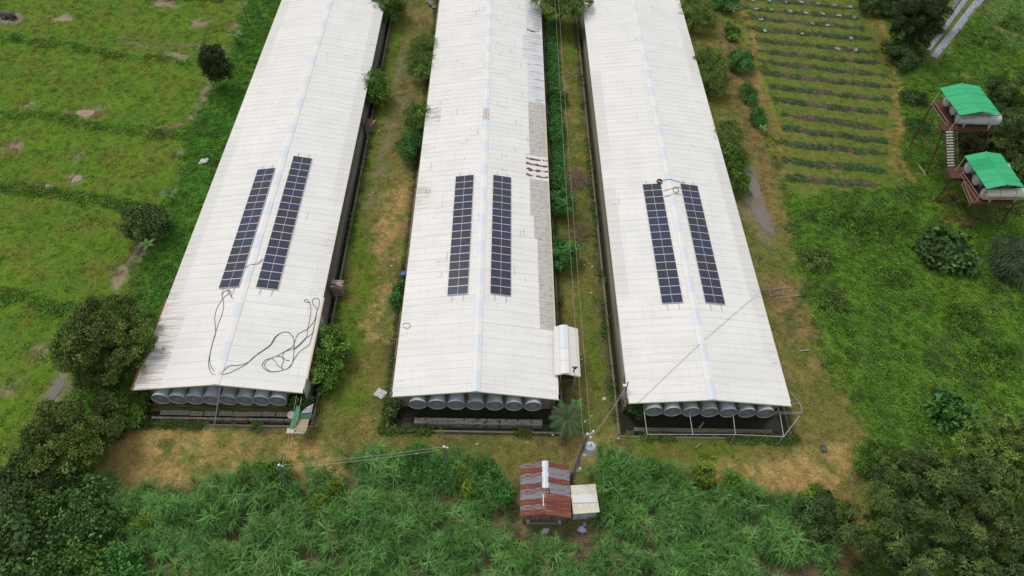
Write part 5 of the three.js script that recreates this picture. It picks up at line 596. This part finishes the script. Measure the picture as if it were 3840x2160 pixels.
// ------------------------------------------------------------------ palm, bananas
function ribbonLeaf(o, dir, len, wid, arch, seed, torn = 1, up0 = 0.9) { const P = [], r = rng(seed), sd = V(-dir.z, 0, dir.x), n = 8; let prev = null; for (let s = 0; s <= n; s++) { const t = s / n, ang = up0 - t * arch, c = o.clone(); let x = 0, y = 0; for (let k = 0; k < s; k++) { const a = up0 - (k + 0.5) / n * arch; x += Math.cos(a) * len / n; y += Math.sin(a) * len / n; } c.addScaledVector(dir, x); c.y += y; const w = wid * Math.sin(Math.min(1, 0.12 + t * 0.95) * Math.PI) * (1 - 0.25 * torn * r()), L = c.clone().addScaledVector(sd, w / 2).add(V(0, -w * 0.16, 0)), R = c.clone().addScaledVector(sd, -w / 2).add(V(0, -w * 0.16, 0)); if (prev) for (const v of [prev[0], L, prev[1], prev[1], L, c, prev[1], c, prev[2], prev[2], c, R]) P.push(v.x, v.y, v.z); prev = [L, c, R]; } return geo(P); }
function banana(px, py, h, n, label, seed, len = 1.7, col = [0.085, 0.17, 0.035]) { const b = O(px, py, 0), r = rng(seed), t = thing('banana_plant', label, 'banana plant', V(b.x, gh(b.x, b.z), b.z)); part(t, 'stem', bar(V(0, -0.2, 0), V((r() - 0.5) * 0.2, h, (r() - 0.5) * 0.2), 0.12, 8, 0.07), mat(C(0.14, 0.15, 0.06), 0.8)); for (let k = 0; k < n; k++) { const a = k / n * 6.283 + r() * 0.6, kk = 0.8 + 0.4 * r(); part(t, 'leaf', ribbonLeaf(V(0, h, 0), V(Math.cos(a), 0, Math.sin(a)), len * (0.8 + 0.4 * r()), 0.5, 1.3 + r() * 0.7, seed + k, 1, 1.1), mat(C(...col.map(v => v * kk)), 0.55)); } }
banana(597, 108, 1.3, 6, 'banana plant on the lush grass behind the slim dark tree', 11, 1.9); banana(626, 66, 3.4, 6, 'tall thin banana plant near the far roof edge', 12, 1.5, [0.09, 0.15, 0.035]); banana(435, 505, 1.0, 8, 'banana plant between the paddies and the first house', 13, 1.7, [0.07, 0.15, 0.04]); banana(385, 640, 1.6, 6, 'banana plant with yellowing stem in front of the grey-green bush', 14, 1.4); banana(1447, 1030, 1.1, 5, 'small banana plant behind the palm', 15, 1.1, [0.07, 0.19, 0.03]); banana(1838, 40, 1.0, 6, 'banana plant between far shrubs and vegetable field', 16, 1.8, [0.06, 0.13, 0.03]); banana(1915, 335, 0.7, 5, 'small banana plant at the end of the green weed strip', 17, 1.2, [0.09, 0.19, 0.03]); banana(2370, 95 + 55, 1.0, 5, 'banana plant at the dark tree foot', 18, 1.3, [0.09, 0.18, 0.03]);
{ // palm
  const b = O(1420, 1082, 0), t = thing('palm_tree', 'feathery palm at the front corner of the middle house', 'palm tree', V(b.x, 0, b.z)), r = rng(4), h = 2.3; part(t, 'trunk', new THREE.LatheGeometry([[0.22, -0.6], [0.26, 0], [0.2, 0.5], [0.19, 1.4], [0.15, 2.3], [0, 2.35]].map(p => new THREE.Vector2(...p)), 10), mat(C(0.20, 0.17, 0.15), 0.9));
  for (let k = 0; k < 17; k++) { const a = k / 17 * 6.283 + r() * 0.3, len = 1.9 + r() * 0.5, arch = 1.5 + r() * 0.8, up0 = 0.5 + r() * 0.7, dir = V(Math.cos(a), 0, Math.sin(a)), P = [], n = 24; let c = V(0, h, 0), pts = [c.clone()]; for (let s = 0; s < n; s++) { const e = up0 - (s / n) * arch; c = c.clone().addScaledVector(dir, Math.cos(e) * len / n); c.y += Math.sin(e) * len / n; pts.push(c); const ll = 0.55 * Math.sin(Math.PI * (0.15 + 0.8 * s / n)); if (s > 1) for (const sg of [-1, 1]) for (const tw of [0, 1]) { const sd = V(-dir.z * sg, 0.25 - 0.9 * r() * 0.6, dir.x * sg).addScaledVector(dir, 0.5 + 0.3 * r()).normalize(), tip = c.clone().addScaledVector(sd, ll), q = c.clone().addScaledVector(dir, len / n * 0.7); tip.y -= ll * 0.35; P.push(c.x, c.y, c.z, q.x, q.y, q.z, tip.x, tip.y, tip.z); } }
    const f = part(t, 'frond', geo(P), mat(C(0.045 * (0.8 + 0.5 * r()), 0.095 * (0.8 + 0.5 * r()), 0.032), 0.6)); part(f, 'midrib', tube(pts.filter((_, i) => i % 4 === 0), 0.018, 8, 4), mat(C(0.14, 0.16, 0.07), 0.7)); }
}

// ------------------------------------------------------------------ tall grass thicket and ground cover
const inFrame = (p, m) => { const d = p.clone().sub(camera.position), w = d.dot(cF); return Math.abs(d.dot(cR) / w) < (1920 + m) / CAM.f && Math.abs(d.dot(cU) / w) < (1080 + m) / CAM.f; };
{
  const kits = [101, 102, 103, 104, 105, 106, 107].map(s => merge([bladeTuft(22, 0.13, 1.35, 0.064, 1.9, s, 6, 1.0), bladeTuft(14, 0.14, 1.0, 0.05, 1.0, s + 50, 4, 0.95), bladeTuft(14, 0.3, 1.1, 0.05, 1.7, s + 90, 4, 0.5), ...[0, 1, 2].map(k => bar(V((k - 1) * 0.06, -0.1, 0), V((k - 1) * 0.1, 0.95, 0.05 * k), 0.015, 3))]));
  const areas = { left: [[225, 1235], [300, 1205], [420, 1225], [600, 1200], [850, 1195], [858, 1160], [1000, 1150], [1255, 1185], [1290, 1300], [1275, 1340], [1330, 1385], [1420, 1345], [1420, 1600], [150, 1600], [230, 1400]], right: [[1500, 1290], [1490, 1180], [1500, 1140], [1560, 1150], [1640, 1195], [1760, 1200], [1900, 1235], [2010, 1270], [2010, 1330], [2080, 1380], [2100, 1480], [2100, 1600], [1420, 1600], [1420, 1370], [1490, 1360]] };
  const pal = [[0.075, 0.200, 0.040], [0.110, 0.265, 0.062], [0.150, 0.320, 0.095], [0.100, 0.235, 0.042]];
  for (const [key, poly] of Object.entries(areas)) { const P = poly.map(g2), r = rng(key === 'left' ? 200 : 201), lists = kits.map(() => []); let x0 = 1e9, x1 = -1e9, z0 = 1e9, z1 = -1e9; for (const [x, z] of P) { x0 = Math.min(x0, x); x1 = Math.max(x1, x); z0 = Math.min(z0, z); z1 = Math.max(z1, Math.min(z, 0)); } z1 = Math.min(z1, -9);
    const n = Math.round((x1 - x0) * (z1 - z0) * 4.6); for (let k = 0; k < n; k++) { const x = lerp(x0, x1, r()), z = lerp(z0, z1, r()); if (!inPoly(x + (fbm(x, z, 2) - 0.5) * 1.5, z, P)) continue; const gap = fbm(x * 0.45 + 9, z * 0.45, 3); if (gap < 0.37 && r() < 0.85) continue; const hh = lerp(0.45, 1.7, clamp((gap - 0.32) * 2.8)) * (0.8 + 0.4 * r()); lists[Math.floor(r() * kits.length)].push({ m: place(V(x, gh(x, z) - 0.05, z), V((r() - 0.5) * 0.8, 1, (r() - 0.5) * 0.8).normalize(), r() * 6.28, 0.5 + 0.65 * r(), hh), c: r() < 0.015 ? [0.26, 0.22, 0.10] : tint(pal, r) }); }
    const g = thing('tall_grass', key === 'left' ? 'thicket of tall arching fodder grass below the wire poles' : 'thicket of tall arching fodder grass in front of the pipe frame', 'tall grass', V(0, 0, 0)); g.userData.kind = 'stuff'; lists.forEach((l, i) => { const im = instanced(g, 'grass_blades', kits[i], bladeM, l); im.userData.kind = 'stuff'; }); }
  { // dark long grass clump by the lower tower
    const r = rng(210), l = []; for (let k = 0; k < 70; k++) { const c = O(2545, 675, 0), a = r() * 6.28, q = Math.sqrt(r()); const x = c.x + Math.cos(a) * q * 3, z = c.z + Math.sin(a) * q * 3.4; l.push({ m: place(V(x, gh(x, z), z), V((r() - 0.5) * 0.4, 1, (r() - 0.5) * 0.4).normalize(), r() * 6.28, 0.9 + 0.4 * r(), 1.1 + 0.5 * r()), c: tint([[0.05, 0.085, 0.04], [0.085, 0.13, 0.06]], r) }); }
    const g = thing('tall_grass', 'dark clump of tall grass standing alone in the meadow below the towers', 'tall grass', V(0, 0, 0)); g.userData.kind = 'stuff'; instanced(g, 'grass_blades', kits[1], bladeM, l).userData.kind = 'stuff'; }
  // short cover, chosen by ground type
  const short = [301, 302, 303].map(s => bladeTuft(18, 0.26, 0.24, 0.045, 1.0, s, 1)), lay = [311, 312, 313].map(s => bladeTuft(16, 0.3, 0.42, 0.032, 1.5, s, 2)), leafy = [321, 322, 323].map(s => leafClump(13, 0.30, 0.21, 0.115, 0.2, s).translate(0, 0.04, 0)), longT = [331, 332].map(s => bladeTuft(14, 0.22, 0.6, 0.04, 1.2, s, 3));
  const kinds = { short, lay, leafy, longT }, out = {}; for (const k in kinds) out[k] = kinds[k].map(() => []);
  const RULE = { paddy: [['short', 7], ['leafy', 1.2]], lush: [['leafy', 6], ['longT', 2]], straw: [['lay', 9], ['short', 1]], brown: [['lay', 5], ['short', 2.5]], moss: [['short', 7], ['leafy', 0.6]], track: [['short', 0.8]], mud: [['short', 0.3]], field: [['short', 6], ['lay', 1]], weeds: [['leafy', 7.4], ['longT', 2]], soil: [['longT', 1.5], ['leafy', 1.5]], gold: [['lay', 8]], dry: [['lay', 7], ['short', 1.5]], pale: [['leafy', 6]], pit: [['leafy', 0.25]] };
  const r = rng(400), o = [0, 0, 0], BAND = 0.5; const total = Math.round((GX1 - GX0) * (GZ1 - GZ0) * 9.5);
  for (let k = 0; k < total; k++) { const x = lerp(GX0, GX1, r()), z = lerp(GZ0, GZ1, r()), q = r() * 9.5; const b = inBarn(x, z, 0.85); if (b) continue; const p = V(x, 0, z); if (!inFrame(p, 260)) continue; const zt = TYPES[zoneAt(x, z)]; let acc = 0, kind = null; for (const [kk, dd] of RULE[zt]) { acc += dd; if (q < acc) { kind = kk; break; } } if (!kind) continue;
    groundColor(x, z, o); const v = 0.5 + 1.05 * r(); let c = [o[0] * v * 1.12, o[1] * v * 1.12, o[2] * v * 1.1]; if (kind === 'lay') c = [o[0] * v * 1.25, o[1] * v * 1.2, o[2] * v * 1.1]; const L = out[kind]; const s = 0.7 + 0.6 * r(), hs = kind === 'leafy' ? s * (0.6 + 0.7 * fbm(x * 0.5, z * 0.5, 2)) : s; L[Math.floor(r() * L.length)].push({ m: place(V(x, gh(x, z) - 0.02, z), V((r() - 0.5) * 0.3, 1, (r() - 0.5) * 0.3).normalize(), r() * 6.28, s, hs), c }); }
  const names = { short: ['short_grass', 'short green grass covering paddies, alleys and field', 'grass'], lay: ['straw', 'cut dry straw strewn over the yards', 'straw'], leafy: ['ground_weeds', 'low leafy weeds covering meadow and banks', 'weeds'], longT: ['rank_grass', 'longer rank grass among the weeds', 'grass'] };
  let total2 = 0; for (const k in out) { const g = new THREE.Group(); g.name = names[k][0]; tag(g, names[k][1], names[k][2], null, 'stuff'); scene.add(g); out[k].forEach((l, i) => { total2 += l.length; if (l.length) instanced(g, 'grass_blades', kinds[k][i], bladeM, l).userData.kind = 'stuff'; }); }
  console.log('cover instances', total2);
  // weeds on the paddy bunds
  const bl = [[], []], rb2 = rng(410); for (const bd of BUNDS) for (let k = 0; k < 430; k++) { const i = Math.floor(rb2() * (bd.length - 1)), t = rb2(), q = O(lerp(bd[i][0], bd[i + 1][0], t), lerp(bd[i][1], bd[i + 1][1], t), 0); q.x += (rb2() - 0.5) * 1.5; q.z += (rb2() - 0.5) * 1.5; if (fbm(q.x * 0.5, q.z * 0.5, 2) < 0.46) continue; bl[Math.floor(rb2() * 2)].push({ m: place(V(q.x, gh(q.x, q.z) + 0.02, q.z), V(0, 1, 0), rb2() * 6.28, 0.6 + 0.9 * rb2(), 0.5 + 1.1 * rb2()), c: tint([[0.10, 0.185, 0.024], [0.15, 0.25, 0.026], [0.13, 0.17, 0.03]], rb2) }); }
  const g = new THREE.Group(); g.name = 'bund_weeds'; tag(g, 'bushy weeds growing on the raised paddy banks', 'weeds', null, 'stuff'); scene.add(g); bl.forEach((l, i) => instanced(g, 'leaves', KIT.mid[i], leafMat, l).userData.kind = 'stuff');
  // weeds creeping over the drain curbs
  const el = [[], [], []], re = rng(415); BARN.forEach(b => { const put = (x, z) => { if (fbm(x * 0.35 + 3, z * 0.35, 2) < 0.47 || !inFrame(V(x, 0, z), 200)) return; el[Math.floor(re() * 3)].push({ m: place(V(x, 0.06, z), V((re() - 0.5) * 0.4, 1, (re() - 0.5) * 0.4).normalize(), re() * 6.28, 0.6 + 0.7 * re(), 0.5 + 0.8 * re()), c: tint([[0.05, 0.105, 0.020], [0.075, 0.150, 0.022], [0.10, 0.13, 0.03]], re) }); };
    for (let k = 0; k < 330; k++) put(lerp(b.xl - 1.3, b.xr + 1.3, re()), b.zf + 2.1 + (re() - 0.4) * 0.6); for (let k = 0; k < 900; k++) { const z = lerp(-120, b.zf + 2, re()); put(re() < 0.5 ? b.xl - 0.85 - (re() - 0.35) * 0.5 : b.xr + 0.85 + (re() - 0.35) * 0.5, z); } });
  const ge = new THREE.Group(); ge.name = 'curb_weeds'; tag(ge, 'weeds creeping over the drain curbs around the poultry houses', 'weeds', null, 'stuff'); scene.add(ge); el.forEach((l, i) => instanced(ge, 'leaves', leafy[i], leafMat, l).userData.kind = 'stuff');
  // low vines along the patched eave
  const vl = [], rv = rng(420); for (let k = 0; k < 1500; k++) { const t = rv(), q = O(lerp(1378, 1398, t) + (rv() - 0.2) * 24, lerp(30, 440, t), 0); if (q.x < BARN[1].xr + 0.8) continue; vl.push({ m: place(V(q.x, 0.1 + rv() * 0.5, q.z), V(0, 1, 0), rv() * 6.28, 0.7 + 0.5 * rv()), c: tint(PALS.vivid, rv) }); }
  const gv = new THREE.Group(); gv.name = 'creeper_strip'; tag(gv, 'bright green creeper strip along the wall below the patched eave', 'creeper', null, 'stuff'); scene.add(gv); instanced(gv, 'leaves', KIT.small[0], leafMat, vl).userData.kind = 'stuff';
}

// ------------------------------------------------------------------ vegetable rows, plastic, mulch strips, puddles
{
  const z4 = (x, y) => [(2450 + x / 2.415) / K, y / 2.415 / K], z5 = (x, y) => [(3040 + x / 2.415) / K, y / 2.415 / K];
  const rows = [[z4(860, -10), z4(1830, 72)], [z4(770, 66), z5(440, 165)], [z4(820, 155), z5(475, 255)], [z4(850, 255), z5(550, 360)], [z4(870, 355), z5(595, 470)], [z4(940, 460), z5(640, 580)], [z4(940, 550), z5(690, 690)], [z4(965, 660), z5(740, 790)], [z4(1060, 790), z5(710, 905)], [z4(1090, 910), z5(700, 1025)], [z4(1170, 1040), z5(660, 1165)], [z4(1170, 1160), z5(700, 1285)], [z4(1150, 1290), z5(690, 1400)], [[1970, 403], [2225, 430]], [[1980, 447], [2220, 469]], [[1866, -42], [2140, -22]], [[1858, -84], [2130, -64]]];
  const soil = new THREE.MeshStandardMaterial({ map: noiseTex([0.05, 0.036, 0.026], [0.14, 0.105, 0.075], 20, 20), roughness: 1 });
  rows.forEach(([p, q], i) => { const r = rng(500 + i), a = O(...p, 0), b = O(...q, 0), t = thing('vegetable_row', 'raised soil row of leafy vegetables between grassy strips', 'vegetable row', V(a.x, 0, a.z), 'parallel rows of the vegetable field'), n = 40, P = [], IX = [], d = b.clone().sub(a), sd = V(-d.z, 0, d.x).normalize();
    for (let k = 0; k <= n; k++) { const u = k / n, c = d.clone().multiplyScalar(u).addScaledVector(sd, (fbm(u * 7, i * 3, 2) - 0.5) * 0.7), w = 0.72 * (0.55 + 0.9 * fbm(u * 12, i * 9 + 4, 2)) * Math.min(1, 6 * u + 0.2, 6 * (1 - u) + 0.2), y0 = gh(a.x + c.x, a.z + c.z); [-1, -0.5, 0, 0.5, 1].forEach((e, q2) => { P.push(c.x + sd.x * w * e, y0 + [-0.05, 0.10, 0.16 + 0.06 * r(), 0.10, -0.05][q2], c.z + sd.z * w * e); }); if (k) for (let q2 = 0; q2 < 4; q2++) { const o2 = (k - 1) * 5 + q2; IX.push(o2, o2 + 5, o2 + 1, o2 + 1, o2 + 5, o2 + 6); } }
    const g = new THREE.BufferGeometry(); g.setAttribute('position', new THREE.Float32BufferAttribute(P, 3)); g.setAttribute('uv', new THREE.Float32BufferAttribute(P.flatMap((v, k) => k % 3 === 1 ? [] : [v * 0.2]), 2)); g.setIndex(IX); g.computeVertexNormals(); part(t, 'soil_bed', g, soil);
    const l = []; for (let k = 0; k < 230; k++) { const u = r(); if (fbm(u * 16, i * 7.7, 2) < 0.43) continue; const c = d.clone().multiplyScalar(u).addScaledVector(sd, (fbm(u * 7, i * 3, 2) - 0.5) * 0.7 + (r() - 0.5) * 0.95); l.push({ m: place(V(c.x, gh(a.x + c.x, a.z + c.z) + 0.12, c.z), V(0, 1, 0), r() * 6.28, 0.7 + 0.5 * r(), 0.6 + 0.4 * r()), c: tint([[0.060, 0.135, 0.045], [0.085, 0.175, 0.055]], r) }); }
    if (l.length) instanced(t, 'crop_leaves', KIT.mid[i % 2], leafMat, l).userData.kind = 'stuff'; });
  const pm = mat(C(0.30, 0.32, 0.38), 0.55), r = rng(520); [[1200, 15], [1340, 22], [1490, 32], [1640, 48], [1780, 60], [785, 68], [935, 80], [1070, 90], [1240, 100], [1380, 115], [1535, 123], [1680, 138], [1820, 155], [975, 178], [1440, 210], [1580, 225], [1010, 278], [1350, 305], [1785, 345], [1670, 440], [1835, 450], [1050, 5], [900, 3]].forEach(([x, y]) => { const q = O(...z4(x, y), 0.2), g = new THREE.PlaneGeometry(0.75, 0.6, 7, 5).rotateX(-Math.PI / 2), a = g.attributes.position; for (let k = 0; k < a.count; k++) a.setY(k, 0.22 * r()); g.computeVertexNormals(); solo('plastic_scrap', g.rotateY(r() * 3).translate(q.x, gh(q.x, q.z) + 0.12, q.z), pm, 'torn grey plastic sheet scrap on a vegetable row', 'plastic scrap', 'plastic scraps on the vegetable rows'); });
  const mul = new THREE.MeshStandardMaterial({ map: noiseTex([0.23, 0.26, 0.34], [0.33, 0.37, 0.46], 10, 10), roughness: 0.55, side: THREE.DoubleSide });
  const strips = [[[1040, 455], [1083, 464], [1450, -30], [1395, -30], 'mulch strip with one edge under the tall dark tree'], [[1075, 515], [1137, 537], [1600, -30], [1510, -30], 'outermost plastic mulch strip with seedling holes'], [[1255, 90], [1290, 95], [1370, -20], [1325, -20], 'short mulch strip mostly hidden by the dark tree']];
  strips.forEach(([p, q, s, u, lab], i) => { const A = O(...z5(...p), 0), B = O(...z5(...q), 0), Cc = O(...z5(...s), 0), D = O(...z5(...u), 0), t = thing('mulch_strip', 'silver-grey plastic ' + (lab.startsWith('mulch') ? lab : lab), 'mulch strip', V(A.x, 0, A.z)); t.userData.label = lab.startsWith('mulch') ? 'silver-grey plastic ' + lab : lab; const n = 30, P = [], IX = []; for (let k = 0; k <= n; k++) { const v = k / n, L = A.clone().lerp(D, v).sub(A), R = B.clone().lerp(Cc, v).sub(A); [0, 0.12, 0.5, 0.88, 1].forEach((e, m) => { const c = L.clone().lerp(R, e); P.push(c.x, [0.02, 0.11, 0.13, 0.11, 0.02][m] + 0.04 * fbm(k * 0.9, m * 3, 2), c.z); }); if (k) for (let m = 0; m < 4; m++) { const o = (k - 1) * 5 + m; IX.push(o, o + 5, o + 1, o + 1, o + 5, o + 6); } } const g = new THREE.BufferGeometry(); g.setAttribute('position', new THREE.Float32BufferAttribute(P, 3)); g.setAttribute('uv', new THREE.Float32BufferAttribute(P.flatMap((v, k) => k % 3 === 1 ? [] : [v * 0.3]), 2)); g.setIndex(IX); g.computeVertexNormals(); part(t, 'plastic_film', g, mul);
    const l = [], rr = rng(530 + i); for (let k = 0; k < 44; k++) for (const e of [0.33, 0.67]) { const v = (k + 0.5 * (e > 0.5)) / 44, c = A.clone().lerp(D, v).lerp(B.clone().lerp(Cc, v), e).sub(A); l.push({ m: place(V(c.x, 0.13, c.z), V(0, 1, 0), rr() * 6.28, 0.5, 0.4), c: [0.06, 0.10, 0.045] }); } instanced(t, 'seedlings', KIT.mid[0], leafMat, l).userData.kind = 'stuff'; });
  // puddles
  const water = new THREE.MeshPhysicalMaterial({ color: C(0.16, 0.14, 0.12), roughness: 0.06, clearcoat: 1, clearcoatRoughness: 0.03 }), muddy = new THREE.MeshPhysicalMaterial({ color: C(0.30, 0.235, 0.175), roughness: 0.25 });
  const pud = (x, y, rx, ry, m, seed, rot = 0) => { const c = O(x, y, 0), a = rx / pxm(y), b = ry / pxm(y) / 0.7, s = new THREE.Shape(); for (let k = 0; k < 32; k++) { const t = k / 32 * 6.283, q = 0.7 + 0.6 * fbm(Math.cos(t) * 1.3 + seed, Math.sin(t) * 1.3 + seed, 2); s[k ? 'lineTo' : 'moveTo'](Math.cos(t) * a * q, Math.sin(t) * b * q); } const g = new THREE.ShapeGeometry(s).rotateX(-Math.PI / 2).rotateY(rot).translate(c.x, gh(c.x, c.z) + 0.045, c.z); return structure('puddle', g, m); };
  pud(1896, 470, 15, 36, water, 1, 0.12); pud(1925, 555, 18, 38, water, 2, 0.12); pud(1902, 540, 7, 22, water, 8, 0.2); pud(160, 49, 18, 6, muddy, 3); pud(215, 284, 22, 9, muddy, 4); pud(192, 452, 11, 12, muddy, 5); pud(340, 640, 5, 20, water, 6, -0.4); pud(445, 141, 30, 4, muddy, 7); pud(66, 268, 14, 4, muddy, 9); pud(140, 982, 12, 22, water, 10, -0.2); pud(105, 472, 30, 5, muddy, 11);
}

// ------------------------------------------------------------------ water buffalo lying in the paddy, with egrets
{
  const c = O(24, 44, 0), res = 56, mc = new MarchingCubes(res, new THREE.MeshBasicMaterial(), false, false, 60000), F = mc.field, hw = 1.9;
  const J = [[[-1.0, 0.55, 0], [0.75, 0.6, 0], 0.55, 0.5], [[0.6, 0.7, 0], [1.15, 0.85, 0.1], 0.36, 0.26], [[1.1, 0.9, 0.1], [1.5, 0.72, 0.22], 0.22, 0.14], [[-1.0, 0.35, 0.3], [-0.35, 0.2, 0.62], 0.3, 0.14], [[-0.35, 0.2, 0.62], [-0.85, 0.1, 0.72], 0.14, 0.09], [[0.65, 0.35, 0.25], [1.05, 0.14, 0.5], 0.22, 0.12], [[1.05, 0.14, 0.5], [0.6, 0.08, 0.6], 0.12, 0.08], [[-1.0, 0.35, -0.3], [-0.45, 0.15, -0.55], 0.28, 0.14], [[0.65, 0.3, -0.25], [1.0, 0.12, -0.4], 0.2, 0.1], [[-1.4, 0.6, 0], [-1.65, 0.2, 0.12], 0.06, 0.03], [[1.08, 1.05, 0.02], [0.98, 1.05, -0.32], 0.06, 0.05], [[1.1, 1.05, 0.2], [0.98, 1.02, 0.5], 0.06, 0.05]];
  for (let k = 0; k < res; k++) for (let j = 0; j < res; j++) for (let i = 0; i < res; i++) { const p = V((i / res * 2 - 1) * hw, (j / res * 2 - 1) * hw, (k / res * 2 - 1) * hw); let s = 0; for (const [a, b, r0, r1] of J) { const A = V(...a), D = V(...b).sub(A), t = clamp(p.clone().sub(A).dot(D) / D.lengthSq()), d = p.distanceTo(A.addScaledVector(D, t)) - lerp(r0, r1, t); s += Math.exp(-12 * d); } F[i + j * res + k * res * res] = Math.log(Math.max(1e-9, s)) / 12; }
  mc.isolation = 0; mc.update(); const n = mc.count, g = new THREE.BufferGeometry(), pa = new Float32Array(mc.positionArray.slice(0, n * 3)); for (let i = 0; i < pa.length; i++) pa[i] *= hw; g.setAttribute('position', new THREE.BufferAttribute(pa, 3)); g.computeVertexNormals();
  const t = thing('water_buffalo', 'dark grey water buffalo lying in a muddy patch of the paddy', 'water buffalo', V(c.x, gh(c.x, c.z) + 0.03, c.z)); t.rotation.y = -0.25; t.scale.setScalar(0.95); part(t, 'body', g, mat(C(0.095, 0.08, 0.085), 0.8));
  for (const s of [-1, 1]) part(t, 'horn', tube([V(1.1, 1.1, 0.1 + s * 0.1), V(1.0, 1.22, 0.1 + s * 0.4), V(0.75, 1.3, 0.1 + s * 0.55), V(0.5, 1.32, 0.1 + s * 0.45)], 0.05, 12, 6), mat(C(0.05, 0.045, 0.045), 0.5));
  const egg = (x, y, lab) => { const e = O(x, y, 0), u = thing('egret', lab, 'egret', V(e.x, gh(e.x, e.z), e.z)); const bw = mat(C(0.78, 0.77, 0.70), 0.7); part(u, 'body', new THREE.SphereGeometry(1, 12, 8).scale(0.22, 0.13, 0.12).rotateZ(0.35).translate(0, 0.38, 0), bw); part(u, 'neck', tube([V(0.16, 0.44, 0), V(0.26, 0.56, 0), V(0.2, 0.68, 0), V(0.28, 0.76, 0)], 0.035, 10, 6), bw); part(u, 'head', new THREE.SphereGeometry(0.06, 8, 6).translate(0.3, 0.77, 0), bw); part(u, 'beak', bar(V(0.34, 0.77, 0), V(0.48, 0.74, 0), 0.018, 5, 0.004), mat(C(0.6, 0.4, 0.05), 0.5)); for (const s of [-1, 1]) part(u, 'leg', bar(V(0, -0.02, s * 0.05), V(0, 0.3, s * 0.05), 0.012, 4), M.black); };
  egg(3, 42, 'white egret standing at the tail end of the buffalo'); egg(42, 43, 'white egret standing before the buffalo head');
}
renderer.render(scene, camera);
